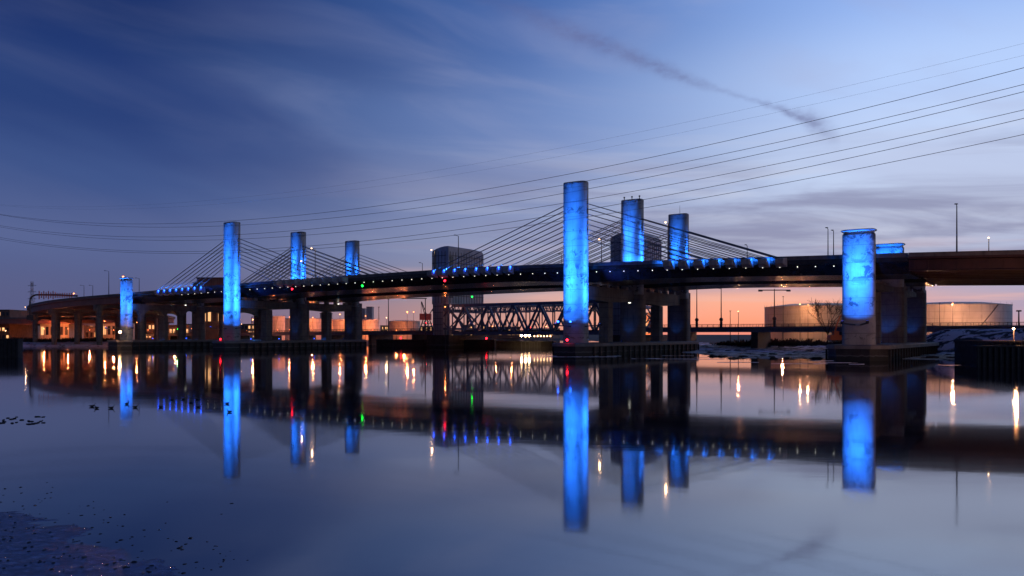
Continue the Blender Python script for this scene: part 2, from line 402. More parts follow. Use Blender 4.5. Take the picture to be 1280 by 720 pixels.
def terrain(name, label, x0, x1, y0, y1, nx, ny, hf, m):
    b = MB(); vs = []; fs = []
    for j in range(ny+1):
        for i in range(nx+1):
            x = x0+(x1-x0)*i/nx; y = y0+(y1-y0)*j/ny; vs.append((x, y, hf(x, y)))
    for j in range(ny):
        for i in range(nx):
            a = j*(nx+1)+i; fs.append((a, a+1, a+nx+2, a+nx+1))
    b.add(vs, fs); return tag(b.build(name, m, smooth=True), label, kind='structure')
def h_right(x, y):
    y0 = 212 if x < 90 else 212-(x-90)*.75
    d = min((x-61)*.9, (y-y0)*.55)
    d2 = d+9*(fbm(x*.05, y*.05, 5)-.5)
    if d2 < -5: return -1.0
    base = -1.0+min(1, (d2+5)/6)*1.12+max(0, min(1, (y-285)/45))*1.6*min(1, max(0, d2)/12)+(.22+.012*min(40, max(0, d2)))*(fbm(x*.13, y*.11, 9)*2-.85)
    rx, ry = x-58.8, y-339.8; al_ = rx*.818-ry*.575; ac = rx*.575+ry*.818
    e = max(0, min(1, (al_-92)/22)); e = e*e*(3-2*e); w = max(0, min(1, 1-(abs(ac)-8.5)/(20+8*fbm(x*.06, y*.06, 7))))
    w = w*w*(3-2*w)
    return base+(8.2-max(0, base))*e*w+e*w*(1-w)*2.2*(fbm(x*.2, y*.2, 3)-.5)
terrain('riverbank', 'snow patched mud bank on the right shore below the low bridge', 30, 330, 170, 420, 230, 190, h_right, M['snowy'])
terrain('far_land', 'dark winter ground spreading behind the tanks on the right', 62, 2600, 418, 3000, 60, 60,
        lambda x, y: 1.9 if x > 75 or y > 1700 else -1, M['land'])
def h_left(x, y):
    d = y-(418+(8 if x > -150 else 0))+10*(fbm(x*.03, .5, 2)-.5)
    if d < 0: return -.8
    return min(1, d/5)*1.5-.4+min(1, max(0, (d-6)/25))*1.3+.5*(fbm(x*.1, y*.1, 4)-.5)
terrain('snow_bank', 'snow covered bank along the left shore', -420, -95, 405, 500, 160, 50, h_left, M['snow'])
terrain('ground', 'dark city ground on the left shore behind the bridge', -2600, 90, 452, 3000, 60, 60,
        lambda x, y: 1.8 if y > 455 and (x < -30 or y > 900) else -1, M['land'])
terrain('far_shore', 'flat far shore closing the harbour at the horizon', -4000, 6000, 2500, 9000, 20, 10, lambda x, y: 3.0 if y > 2600 else -1, M['land'])
# foreshore mud in the lower left corner
def h_mud(x, y):
    e = 22.4-(x+8)*.80
    d = (e-y)/3+1.6*(fbm(x*.35, y*.35, 3)-.5)
    return -.03+min(.05, max(-.3, d*.05))+.035*(fbm(x*1.3, y*2.2, 8)-.5)+.012*(fbm(x*6, y*9, 1)-.5)
terrain('mudflat', 'wet rippled mud flat in the near left corner', -40, 6, 12, 48, 190, 190, h_mud, M['mud'])
terrain('mud_spit', 'low dark mud spit touching the left edge of the photo', -60, -30, 52, 66, 90, 50,
        lambda x, y: -.12+.17*max(0, 1-((x+46)/12)**2-((y-59)/4.5)**2)+.07*(fbm(x*.9, y*.9, 6)-.4), M['mud'])

# ------------------------------------------------------------------ main bridge
TOPK = [(-85, 25.1), (-50, 25.9), (-20, 26.5), (0, 26.9), (28, 27.3), (60, 27.6), (88, 27.9), (120, 28.1), (148, 27.8), (167, 27.4), (193, 27.0), (217, 26.4), (244, 25.8), (268, 25.1), (310, 23.8), (400, 20.5)]
def haunch(s): return max(0, 1-abs(s)/26)**1.6*.9+max(0, 1-abs(s-156.6)/28)**1.6*.9
bridge = thing('cable_stayed_bridge', (18.9, 237, 0), 'long cable stayed highway bridge with blue lit oval concrete towers', 'bridge')
def path_pt(s, off): p = A0+U*s+Nn*off; return p
# left approach path (front edge) curves away to the left
LP = [(-178.5, 364.5, 25.1), (-215, 391, 24.5), (-249, 421, 23.6), (-277, 454, 22.2), (-294, 492, 20.3), (-301, 535, 18.4), (-300, 590, 16.2)]
def catmull(P, m):
    out = []
    for i in range(len(P)-1):
        p0 = Vector(P[max(i-1, 0)]); p1 = Vector(P[i]); p2 = Vector(P[i+1]); p3 = Vector(P[min(i+2, len(P)-1)])
        for k in range(m):
            t = k/m; out.append(.5*((2*p1)+(p2-p0)*t+(2*p0-5*p1+4*p2-p3)*t*t+(3*p1-p0-3*p2+p3)*t**3))
    out.append(Vector(P[-1])); return out
def deck_rings(w0, w1, prof_fn, s0, s1, n):
    rings = []
    for i in range(n+1):
        s = s0+(s1-s0)*i/n; top = smoothk(TOPK, s)
        rings.append([path_pt(s, o)+Z*(top+dz) for o, dz in prof_fn(s, w0, w1)])
    return rings
# profile of a segmental concrete box: edge beams, sloping webs, flat soffit
def prof(s, a, b):
    D = 4.7+haunch(s)
    return [(a, -1.05), (a, -2.0), (a+2.6, -2.35), (a+5.6, -D), (b-5.6, -D), (b-2.6, -2.35), (b, -2.0), (b, -1.05)]
S0, S1 = -81, 245
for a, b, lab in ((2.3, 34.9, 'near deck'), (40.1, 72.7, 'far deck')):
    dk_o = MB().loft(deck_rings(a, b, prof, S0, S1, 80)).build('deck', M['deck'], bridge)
    dk_o['label'] = lab+' of the bridge with dark sloping web'
    for o1 in (a+.02, b-.42):
        MB().loft(deck_rings(o1, o1, lambda s, x, y: [(x, -1.045), (x+.4, -1.045), (x+.3, 0), (x+.1, 0)], S0, S1, 80)).build('parapet', M['parapet'], bridge)
# approaches: plate girders
def gprof(s, a, b):
    return [(a, -1.0), (a, -1.5), (a+1.0, -1.55), (a+1.03, -4.3), (a+1.5, -4.3), (a+1.5, -1.7), (b-1.5, -1.7), (b-1.5, -4.3), (b-1.03, -4.3), (b-1.0, -1.55), (b, -1.5), (b, -1.0)]
right_app = thing('approach_viaduct', path_pt(246, 0), 'red brown steel girder approach leaving the photo at the right', 'viaduct')
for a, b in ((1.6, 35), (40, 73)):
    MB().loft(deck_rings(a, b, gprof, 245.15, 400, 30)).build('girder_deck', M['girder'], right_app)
    bb = MB()
    for o in (a+7, a+13, a+19, a+25): bb.loft(deck_rings(o, o, lambda s, x, y: [(x, -1.72), (x+.4, -1.72), (x+.4, -4.2), (x, -4.2)], 245.15, 400, 16))
    bb.build('inner_girder', M['girder'], right_app)
    rb_ = MB()
    for k in range(50):
        s = 246.2+k*3.05; tp = smoothk(TOPK, s); q = path_pt(s, a+.93)
        rb_.box(q+Z*(tp-2.95), U*(.06 if k % 5 else .3), Nn*.10, Z*1.32)
    for zz in (-1.72, -4.22): rb_.loft(deck_rings(a, a, lambda s, x, y, zz=zz: [(x+.62, zz-.06), (x+1.04, zz-.06), (x+1.04, zz+.06), (x+.62, zz+.06)], 245.2, 400, 16))
    rb_.build('stiffeners', M['girder'], right_app)
    for o1 in (a+.02, b-.42):
        MB().loft(deck_rings(o1, o1, lambda s, x, y: [(x, -.99), (x+.4, -.99), (x+.3, 0), (x+.1, 0)], 245.15, 400, 24)).build('parapet', M['parapet'], right_app)
# left curved approach
left_app = thing('approach_viaduct', (-215, 391, 0), 'curved red brown girder approach on arched piers at the left shore', 'viaduct')
cp = catmull(LP, 8)
def curve_rings(off0, pr):
    rings = []
    for i, p in enumerate(cp):
        d = (cp[min(i+1, len(cp)-1)]-cp[max(i-1, 0)]); d.z = 0; d.normalize()
        nn = Vector((-d.y, d.x, 0))
        if nn.y < 0: nn = -nn
        if i == 0: nn = Nn.copy()
        rings.append([Vector((p.x, p.y, 0))+nn*(off0+o)+Z*(p.z+dz) for o, dz in pr])
    return rings
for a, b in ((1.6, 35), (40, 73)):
    MB().loft(curve_rings(0, gprof(0, a, b))).build('girder_deck', M['girder_left_lit'], left_app)
    for o1 in (a+.02, b-.42):
        MB().loft(curve_rings(o1, [(0, -.99), (.4, -.99), (.3, 0), (.1, 0)])).build('parapet', M['parapet'], left_app)

# towers
PIER = {0: [(-174.2, 361.9), (-154.1, 393.4), (-133.8, 425)], 1: [(-112.6, 322), (-94.2, 353), (-77, 386)],
        2: [(18.9, 237), (40.3, 268), (62.4, 300)], 3: [(84.9, 196), (107, 227), (129, 258)]}
def oval(c, a, b, z, n=48, ex=4.6):
    r = []
    for k in range(n):
        t = 2*pi*k/n; ct, s_ = cos(t), sin(t)
        x = a*math.copysign(abs(ct)**(2/ex), ct); y = b*math.copysign(abs(s_)**(2/ex), s_)
        r.append(Vector((c[0], c[1], z))+U*x+Nn*y)
    return r
BASEZ = 3.8
def tower(c, ztop, lab, cap=False, scale=1.0, plinth_or_shade=9.2):
    a, b = 3.7*scale, 1.8*scale
    t = MB().loft([oval(c, a, b, BASEZ+(ztop-.5-BASEZ)*k/12) for k in range(13)]+[oval(c, a, b, ztop-.25), oval(c, a-.12, b-.12, ztop)]).build('tower', M['tower'], bridge, smooth=True, origin=(c[0], c[1], BASEZ))
    t['label'] = lab
    e_ = .3 if plinth_or_shade > 12 else .06
    MB().loft([oval(c, a+e_, b+e_, BASEZ+.003), oval(c, a+e_, b+e_, BASEZ+2.5), oval(c, a+e_, b+e_, plinth_or_shade), oval(c, a+.03, b+.03, plinth_or_shade+.05)]).build('plinth_or_shade', M['conc'] if plinth_or_shade > 12 else M['tower'], t, smooth=True)  # on middle and far towers a darker sleeve, painting in the shade below deck
    if cap:
        MB().loft([oval(c, a-.25, b-.25, ztop+.003), oval(c, a-.25, b-.25, ztop+.45), oval(c, a+.28, b+.28, ztop+.62), oval(c, a+.30, b+.30, ztop+.86), oval(c, a-.2, b-.2, ztop+1.05)]).build('tower_cap', M['tower'], t)
    return t
def fixture(loc, target, parent, size=.55, mname='e_blue'):
    loc = Vector(loc); d = (Vector(target)-loc).normalized(); side = d.cross(Z).normalized(); up = side.cross(d)
    b = MB().box(loc-d*size*.55, d*size*.5, side*size*.6, up*size*.45)
    f = b.build('floodlight', M['dsteel'], parent, origin=loc)
    MB().box(loc-d*size*.02, d*size*.04, side*size*.5, up*size*.36).build('floodlight_lens', M[mname], f)
    return f
DOCKS = {}
for p, row in PIER.items():
    high = p in (1, 2)
    for j, c in enumerate(row):
        pos = ('nearest', 'middle', 'farthest')[j]
        t = tower(c, 51.3 if high else 30.9, ('tall ' if high else 'short capped ')+pos+' tower of its pier glowing blue', cap=not high, scale=1.0 if p != 0 else .84, plinth_or_shade=9.2 if j == 0 else 19.5)
        cv = Vector((c[0], c[1], 0))
        ztop = 51.3 if high else 30.9
        # each floodlight is a bank of beams: wide ones for the foot, tight ones for the top
        BANK_TALL = [(2200, 16.5, 40, .5), (6900, 18, 24, 1), (21100, 22, 18, 1), (31244, 26, 14, 1), (71616, 31, 11, 1), (87530, 38, 8, 1), (151977, 46, 7, 1), (123475, 52, 5, 1)]
        BANK_SHORT = [(1500, 16.5, 40, .5), (600, 14, 24, 1), (3701, 18, 24, 1), (10795, 21, 20, 1), (36567, 26, 16, 1), (36671, 31, 12, 1)]
        BANK_DECK = [(7315, 28, 50, .6), (2990, 32, 30, 1), (9626, 36, 22, 1), (20528, 42, 14, 1), (62045, 48, 10, 1)]
        side = (U*9.6-Nn*3.0) if p != 3 else (U*3.2-Nn*8.4)
        for offv, k in ((-Nn*8.4-U*2.2, 1.0), (side, .85)):
            if j == 0:
                L = cv+offv+Z*9.4
                MB().beam(cv+offv.normalized()*2.2+Z*8.6, L-Z*.45, .3, .3).build('lamp_bracket', M['dsteel'], bridge)
                fixture(L, cv+Z*24, bridge)
                for P_, zt, hf, bl in (BANK_TALL if high else BANK_SHORT):
                    light('SPOT', L, BLUE, P_*k*(2.4 if high else 1.9), bridge, cv+Z*zt, .2, hf, bl)
            elif high:
                offv2 = offv*.78 if offv.dot(U) < 4 else U*8.0-Nn*1.5
                L = cv+offv2+Z*{1: 26.9, 2: 27.3}[p]
                fixture(L, cv+Z*34, bridge, .45)
                for P_, zt, hf, bl in BANK_DECK:
                    light('SPOT', L, BLUE, P_*k*(2.2 if j == 1 else 1.8), bridge, cv+Z*zt, .2, hf, bl)
            elif p == 3 and j == 1:
                L = cv-Nn*6+U*(3 if offv is side else -3)+Z*25.9
                fixture(L, cv+Z*30, bridge, .45)
                light('SPOT', L, BLUE, 7000, bridge, cv+Z*29, .2, 50, .8)
# small aviation lamps on the middle tower top and an aerial on the far one
c = PIER[2][1]
for dxx in (-2.6, .2, 2.9):
    q = Vector((c[0], c[1], 51.31))+U*dxx-Nn*.8
    MB().tube([q, q+Z*.7], .13).tube([q+Z*.7, q+Z*1.1], .28).build('warning_lamp', M['dsteel'], bridge)
c = PIER[2][2]; q = Vector((c[0], c[1], 51.31))+U*.5
MB().tube([q, q+Z*3.2], [.09, .04]).build('aerial', M['dsteel'], bridge)

for (x, y, Y) in ((713, 402, 233.6), (697.5, 402, 229.5)):
    q = pix(x, y, Y); o = MB().beam(q+Nn*.1, q+Nn*1.6+U*(0 if x > 700 else 1.6), .16, .16).build('lamp_bracket', M['dsteel'], bridge)
    MB().ball(q, .3, 10, 6).build('floodlight_lens', M['e_blue'], o)
# piers below the deck
def wall_openings(p0, p1, th, ztop, zbot, spans, arch):
    # transverse cap beam; arched underside between the columns when arch
    b = MB(); p0 = Vector((*p0, 0)); p1 = Vector((*p1, 0)); d = (p1-p0).normalized(); sd = Vector((d.y, -d.x, 0))*th/2
    L = (p1-p0).length; n = 90; top = []; bot = []
    for i in range(n+1):
        x = L*i/n; z = zbot
        if arch:
            z = zbot
            for a, e in spans:
                if a <= x <= e:
                    r = (e-a)/2; z = zbot+math.sqrt(max(0, 1-((x-(a+e)/2)/r)**2))*arch; break
        top.append(p0+d*x+Z*ztop); bot.append(p0+d*x+Z*z)
    rings = [[bt+sd, bt-sd, tp-sd, tp+sd] for bt, tp in zip(bot, top)]
    return b.loft(rings)
def colbox(b, c, w, dpt, z0, z1):
    return b.box(Vector((c[0], c[1], (z0+z1)/2)), U*w/2, Nn*dpt/2, Z*(z1-z0)/2)
for p, row in PIER.items():
    a, m, e = [Vector((*c, 0)) for c in row]
    dirr = (e-a).normalized()
    soff = {0: 20.2, 1: 21.3, 2: 21.9, 3: 20.6}[p]
    if p == 0:
        cols = [a+dirr*x for x in (7, 18.5, 27.5, 37.4, 55, 74)]
        Ltot = 74
        for k, q in enumerate(cols):
            w = (2.2, 4.2, 1.7, 5.0, 3.2, 3.6)[k]
            colbox(MB(), q, w, 2.0, BASEZ+.003, soff-5.2).build('pier_column', M['conc'], bridge, bevel=.15)
        spans = []; xs = [0, 7, 18.5, 27.5, 37.4, 55, 74]
        for x0, x1 in zip(xs, xs[1:]): spans.append((x0+1.0, x1-1.0))
        wall_openings((a+dirr*2.2)[:2], (a+dirr*75)[:2], 2.4, soff-.02, soff-5.3, [(s-2.2, t-2.2) for s, t in spans], 2.7).build('cap_beam', M['conc'], bridge)
    else:
        for seg in ((a, m), (m, e)):
            mid = (seg[0]+seg[1])/2
            zc = {1: 16.6, 2: 16.3, 3: 17.4}[p]
            for off in ((0,) if p != 3 else (-.2,)):
                q = mid+dirr*off*10
                colbox(MB(), q, 3.4, 3.4 if p != 3 else 2.2, BASEZ+.003, zc-.004).build('pier_column', M['conc'], bridge, bevel=.2)
            q0 = seg[0]+dirr*2.0; q1 = seg[1]-dirr*2.0
            MB().loft([[q0+U*1.5+Z*(zc+.8), q0-U*1.5+Z*(zc+.8), q0-U*1.5+Z*(soff-1.0), q0+U*1.5+Z*(soff-1.0)],
                       [mid+U*1.5+Z*zc, mid-U*1.5+Z*zc, mid-U*1.5+Z*(soff-1.0), mid+U*1.5+Z*(soff-1.0)],
                       [q1+U*1.5+Z*(zc+.8), q1-U*1.5+Z*(zc+.8), q1-U*1.5+Z*(soff-1.0), q1+U*1.5+Z*(soff-1.0)]]).build('cap_beam', M['conc'], bridge, bevel=.12)
            for k in range(5):
                bp = q0+(q1-q0)*(k+.5)/5+Z*(soff-.5)
                MB().box(bp, U*.9, dirr*.8, Z*.498).build('bearing_block', M['block'], bridge)
        # full width infill of the wide lower shafts beside middle and far towers
        for q in (m, e):
            colbox(MB(), q+dirr*2.6, 6.6 if p != 3 else 7.2, 2.0, BASEZ+.005, soff-.01).build('pier_column', M['conc'], bridge, bevel=.2)
    # island: dark fender skirt and paler slab
    f0 = a-dirr*6.5; f1 = e+dirr*6.5; hw = 6.4 if p != 3 else 6.8
    if p == 0: f1 = a+dirr*79
    def rect(ex, z):
        w = hw+ex; return [f0-U*w*.55-dirr*ex+Z*z, f0+U*w*.55-dirr*ex+Z*z, f0+dirr*5+U*w+Z*z, f1-dirr*4+U*w+Z*z, f1+U*w*.5+dirr*ex+Z*z, f1-U*w*.5+dirr*ex+Z*z, f1-dirr*4-U*w+Z*z, f0+dirr*5-U*w+Z*z]
    isl = MB().loft([rect(0, -1), rect(0, BASEZ-1.0)]).build('pier_base', M['conc_dark'], bridge)
    MB().loft([rect(.5, BASEZ-.997), rect(.5, BASEZ-.25), rect(.1, BASEZ)]).build('base_slab', M['slab'], isl)
    bb = MB()
    nP = 22
    for k in range(nP):
        for sgn in (-1, 1):
            q = f0+dirr*5+(f1-f0-dirr*9)*k/(nP-1)+U*sgn*(hw+.35)
            bb.tube([q-Z*1, q+Z*(BASEZ-1.1)], .28, 6)
    bb.build('fender_pile', M['wood'], isl)['kind'] = 'stuff'
    # blue floodlights standing between the columns, washing the slab and inner shafts
    for seg, kk in ((m, 1.0), (e, .8)):
        if p == 0: continue
        for off in (-5.5,):
            L = seg+dirr*off-U*1.0+Z*(BASEZ+.35)
            fixture(L, seg+Z*12, bridge, .35)
            light('SPOT', L, BLUE, {1: 400, 2: 450, 3: 900}[p]*kk, bridge, seg-dirr*1.5+U*.5+Z*12, .2, 34, .9)
    # blue streaks lying on the slab
    for x in ((14, 30, 52) if p else (16, 34, 60)):
        L = a+dirr*x-U*4.8+Z*(BASEZ+.6)
        fixture(L, L+U*3-Z*.4, bridge, .3)
        light('SPOT', L, BLUE, 3500, bridge, L+U*3.2-Z*.62, .1, 22, .8)

# stays, anchor blocks and edge lamps
def stay(t, off0, sgn, soff, zt, pair=False):
    c = Vector((t[0], t[1], 0)); s_t = (c-A0).dot(U); lat = (c-A0).dot(Nn)
    s_e = s_t+sgn*soff
    topz = smoothk(TOPK, s_e)-.9
    b = MB()
    for d in ((-.9, .9) if pair else (0,)):
        p1 = path_pt(s_e, lat+d)+Z*topz; p0 = c+Nn*d+U*sgn*3.45+Z*zt
        b.tube([p0, p1], .14, 6)
    b.build('stay_cable', M['cable'], bridge)
    return s_e, topz
for p in (1, 2):
    for j, t in enumerate(PIER[p]):
        for sgn in (-1, 1):
            if p == 1: o0, o1 = (21.5, 51) if sgn < 0 else (26, 60.5)
            else: o0, o1 = (24.7, 55) if sgn < 0 else (28.5, 59)
            for i in range(8):
                so = o0+(o1-o0)*i/7; zt = 34.2+(44.8-34.2)*i/7
                s_e, tz = stay(t, 0, sgn, so, zt, pair=(j == 1))
                if j == 0:
                    tp = smoothk(TOPK, s_e)
                    q = path_pt(s_e, 1.05)+Z*(tp-1.45)
                    MB().loft([[q-U*1.4+Nn*1.24-Z*1.3, q+U*1.4+Nn*1.24-Z*1.3, q+U*1.4+Nn*1.24+Z*1.1, q-U*1.4+Nn*1.24+Z*1.1],
                               [q-U*1.0-Nn*1.5-Z*.55, q+U*1.0-Nn*1.5-Z*.55, q+U*1.0-Nn*1.5+Z*.7, q-U*1.0-Nn*1.5+Z*.7]]).build('anchor_block', M['block'], bridge)
                    if not (p == 1 and sgn > 0):
                        shown = sgn < 0
                        L = path_pt(s_e, .1)-U*sgn*1.5+Z*(tp-.55) if shown else path_pt(s_e, -.2)-U*sgn*1.9+Z*(tp-.1)
                        if shown:
                            MB().tube([L-Z*.75, L-Z*.15], .07, 6).ball(L, .27, 8, 5).build('edge_floodlight', M['e_blue'], bridge)
                        light('SPOT', L+Z*.1-Nn*.1+(-U*sgn*.4), BLUE, (22000 if shown else 1500)*rng.uniform(.6, 1.4), bridge, L-U*sgn*(6 if shown else 1.2)+Z*(2.3 if shown else -.7)+Nn*(-.1 if shown else 2.4), .1, 22 if shown else 42, .8)
                    elif i in (4, 5, 6):
                        L = path_pt(s_e, .1)-U*1.5+Z*(tp-.4)
                        light('SPOT', L, BLUE, 900, bridge, L+U*3-Z*.8, .1, 40, .8)
k = 0
for i in range(66):
    s = -37+i*4.42
    if s > 236: break
    if abs(s) < 5 or abs(s-156.6) < 5: continue
    q = path_pt(s, 3.3)+Z*(smoothk(TOPK, s)-2.75)
    MB().ball(q-Nn*.35, .13, 8, 5).build('edge_lamp', M['e_white'], bridge)
# blue wash on the web beside the near towers
for p in (1, 2):
    c = Vector((*PIER[p][0], 0))
    for sgn in (-1, 1):
        L = c-Nn*.6+U*sgn*4.3+Z*21
        fixture(L, L+U*sgn*4+Nn*2+Z*3.0, bridge, .4)
        light('SPOT', L, (.02, .10, 1), 8000 if sgn > 0 else 2500, bridge, L+U*sgn*6+Nn*4+Z*2.4, .2, 42, .9)
# navigation signals hung under the edge
def on_edge(x, y, dist_off=0):
    k = (x-HX)/F; s = (322*k+112.6)/(.8397+.543*k)
    return path_pt(s, dist_off), s
for (x, y, m_, col_) in ((358, 361, 'e_red', (1, .02, .05)), (446, 357, 'e_green', (.02, 1, .12)), (549.5, 350.5, 'e_red', (1, .02, .05))):
    q, s = on_edge(x, y); q = q+Nn*1.0; Y = q.y; q.z = CAMZ+(HY-y)/F*Y
    q = q+Nn*1.8
    o = MB().tube([q+Z*.2, Vector((q.x, q.y, smoothk(TOPK, s)-2.1))], .07, 6).build('signal_hanger', M['dsteel'], bridge)
    MB().ball(q, .33, 10, 6).build('signal_lamp', M[m_], o)
for (x, y, Y, m_) in ((709, 425, 230, 'e_red'), (275.5, 424, 316, 'e_red')):
    q = pix(x, y, Y); o = MB().tube([Vector((q.x, q.y, BASEZ-.1)), q], .06, 6).build('signal_post', M['dsteel'], bridge)
    MB().ball(q, .33, 10, 6).build('signal_lamp', M[m_], o)
# underdeck service lamps at the piers
for (x, y, Y) in ((316, 372.8, 345), (350, 375, 345), (395, 378, 372), (423, 380, 372), (232, 381.5, 392), (773, 363.5, 262), (787, 378.5, 258)):
    q = pix(x, y, Y); MB().ball(q, .3, 8, 5, (1.6, 1, .6)).build('service_lamp', M['e_white'], bridge)
# left approach bents with flared arched heads
def bent(i, base, fr, n_, ncol=7, gap=11.0):
    p = Vector(base); d = Vector(n_).normalized(); zt = fr
    b0 = thing('x', p, '', '') if False else None
    for k in range(ncol):
        q = p+d*(2.5+k*gap)
        r1 = 1.25
        MB().tube([q+Z*1.2, q+Z*(zt-7.6), q+Z*(zt-5.6), q+Z*(zt-4.4)], [r1, r1, r1*1.25, r1*2.0], 12).build('pier_column', M['conc'], left_app, smooth=True)
    spans = [(2.5+k*gap+1.1, 2.5+(k+1)*gap-1.1) for k in range(ncol-1)]
    wall_openings(p[:2], (p+d*(gap*(ncol-1)+5))[:2], 2.0, zt-4.32, zt-7.2, spans, 1.5).build('cap_beam', M['conc'], left_app)
for idx in (5, 14, 21, 29):
    p = cp[idx]; d = (cp[idx+1]-cp[idx-1]); d.z = 0; d.normalize(); nn = Vector((-d.y, d.x, 0))
    if nn.y < 0: nn = -nn
    bent(idx, Vector((p.x, p.y, 0))+nn*1.8, p.z, nn)

# ------------------------------------------------------------------ lift bridge and low road bridge
LU = Vector((.818, -.575, 0)); LN = Vector((.575, .818, 0)); LC = Vector((-26.8, 400, 0)); RC = Vector((53.5, 343.5, 0))
lift = thing('lift_bridge', (LC+RC)/2, 'steel truss lift bridge with two grey clad tower houses behind the highway bridge', 'bridge')
def lift_tower(C0):
    hw, hd = 5.2, 14.0
    def ring(ex, z, dz=0): return [C0+LU*(sx*(hw+ex))+LN*(sy*(hd+ex))+Z*z for sx, sy in ((-1, -1), (1, -1), (1, 1), (-1, 1))]
    # lattice legs
    lg = MB()
    for sx in (-1, 1):
        for sy in (-1, 1): lg.beam(C0+LU*sx*(hw-.6)+LN*sy*(hd-.8)+Z*1, C0+LU*sx*(hw-.6)+LN*sy*(hd-.8)+Z*27, 1.1, 1.1)
    for z0, z1 in ((9, 18), (18, 27)):
        for sx in (-1, 1):
            for q0, q1 in (((-1), 0), (0, 1)):
                lg.beam(C0+LU*sx*(hw-.6)+LN*q0*(hd-.8)+Z*z0, C0+LU*sx*(hw-.6)+LN*q1*(hd-.8)+Z*z1, .5, .5)
                lg.beam(C0+LU*sx*(hw-.6)+LN*q1*(hd-.8)+Z*z0, C0+LU*sx*(hw-.6)+LN*q0*(hd-.8)+Z*z1, .5, .5)
        for sy in (-1, 1):
            lg.beam(C0+LU*-(hw-.6)+LN*sy*(hd-.8)+Z*z0, C0+LU*(hw-.6)+LN*sy*(hd-.8)+Z*z1, .5, .5)
            lg.beam(C0+LU*(hw-.6)+LN*sy*(hd-.8)+Z*z0, C0+LU*-(hw-.6)+LN*sy*(hd-.8)+Z*z1, .5, .5)
    for z in (9, 18, 27):
        for sy in (-1, 1): lg.beam(C0+LU*-hw+LN*sy*(hd-.8)+Z*z, C0+LU*hw+LN*sy*(hd-.8)+Z*z, .8, 1.0)
        for sx in (-1, 1): lg.beam(C0+LU*sx*(hw-.6)+LN*-hd+Z*z, C0+LU*sx*(hw-.6)+LN*hd+Z*z, .8, 1.0)
    lg.build('tower_leg_frame', M['bsteel'], lift)
    # machine house with barrel roof along LN
    prof_ = []
    zr = 49.0
    pts = [(-1, 21), (1, 21), (1, zr-.5), (.92, zr-.05), (.5, zr), (0, zr-.3), (-.5, zr-.9), (-.92, zr-1.8), (-1, zr-2.5)]
    rings = []
    for f, dzr in ((-1.0, -.2), (-.97, 0), (-.3, 0), (.3, -.1), (.88, -.5), (.96, -.9), (1.0, -2.2)):
        rings.append([C0+LU*x*hw+LN*f*hd+Z*(z+(dzr if z > 30 else 0)) for x, z in pts])
    h = MB().loft(rings).build('machine_house', M['clad'], lift)
    pr = MB()
    for f in [-.9+.15*i for i in range(13)]:
        pr.beam(C0+LU*(hw+.06)+LN*f*hd+Z*21.5, C0+LU*(hw+.06)+LN*f*hd+Z*(zr-2.6-max(0, f)*.8), .3, .2)
    for z in (25, 29, 33, 37, 41, 44.5): pr.beam(C0+LU*(hw+.08)-LN*hd*.98+Z*z, C0+LU*(hw+.08)+LN*hd*.98+Z*z, .2, .3)
    for z in (25, 29, 33, 37, 41, 44.5): pr.beam(C0-LU*hw*.98-LN*(hd+.08)+Z*z, C0+LU*hw*.7-LN*(hd+.08)+Z*z, .2, .3)
    for f in (-.6, -.2, .2, .6): pr.beam(C0+LU*hw*f-LN*(hd+.06)+Z*21.5, C0+LU*hw*f-LN*(hd+.06)+Z*(zr-2.4), .3, .2)
    pr.build('panel_joint', M['dsteel'], h)
    MB().box(C0+LU*(hw+.05)-LN*hd*.86+Z*34, LU*.06, LN*1.4, Z*10).build('glazing', M['clad_dark'], h)
    MB().box(C0-LU*1.6-LN*(hd-2.6)+Z*11.5, LU*3.2, LN*2.4, Z*9.49).build('stair_enclosure', M['clad'], lift)
    pe = MB()
    for z in (5, 8, 11, 14, 17, 20): pe.beam(C0-LU*4.8-LN*(hd-.15)+Z*z, C0+LU*1.6-LN*(hd-.15)+Z*z, .12, .2)
    for u_ in (-3.2, -1.6, 0): pe.beam(C0+LU*u_-LN*(hd-.15)+Z*2.5, C0+LU*u_-LN*(hd-.15)+Z*20.6, .12, .12)
    pe.build('panel_joint', M['dsteel'], lift)
    # pier under the tower
    MB().box(C0+Z*2.6, LU*7, LN*16, Z*3.4).build('tower_pier', M['conc_dark'], lift)
lift_tower(LC); lift_tower(RC)
# the truss span (two trusses)
zb, zt_ = 6.9, 20.2
a_, b_ = LC+LU*6.2, RC-LU*6.2
for sy in (-1, 1):
    tr = MB(); P0 = a_+LN*sy*12.2; P1 = b_+LN*sy*12.2; npan = 12
    pt = lambda i, z: P0+(P1-P0)*(i/npan)+Z*z
    tr.beam(pt(0, zb), pt(npan, zb), 1.0, 1.5); tr.beam(pt(0, zt_), pt(npan, zt_), 1.0, 1.3)
    for i in range(npan+1):
        tr.beam(pt(i, zb), pt(i, zt_), .55 if i % 2 else .8, .55)
    for i in range(0, npan, 2):
        tr.beam(pt(i, zb), pt(i+1, zt_), .9, .8); tr.beam(pt(i+1, zt_), pt(i+2, zb), .9, .8)
        tr.beam(pt(i+.5, (zb+zt_)/2), pt(i+1, zb), .45, .45); tr.beam(pt(i+1.5, (zb+zt_)/2), pt(i+1, zb), .45, .45)
    o = tr.build('side_truss', M['bsteel'], lift)
fb = MB()
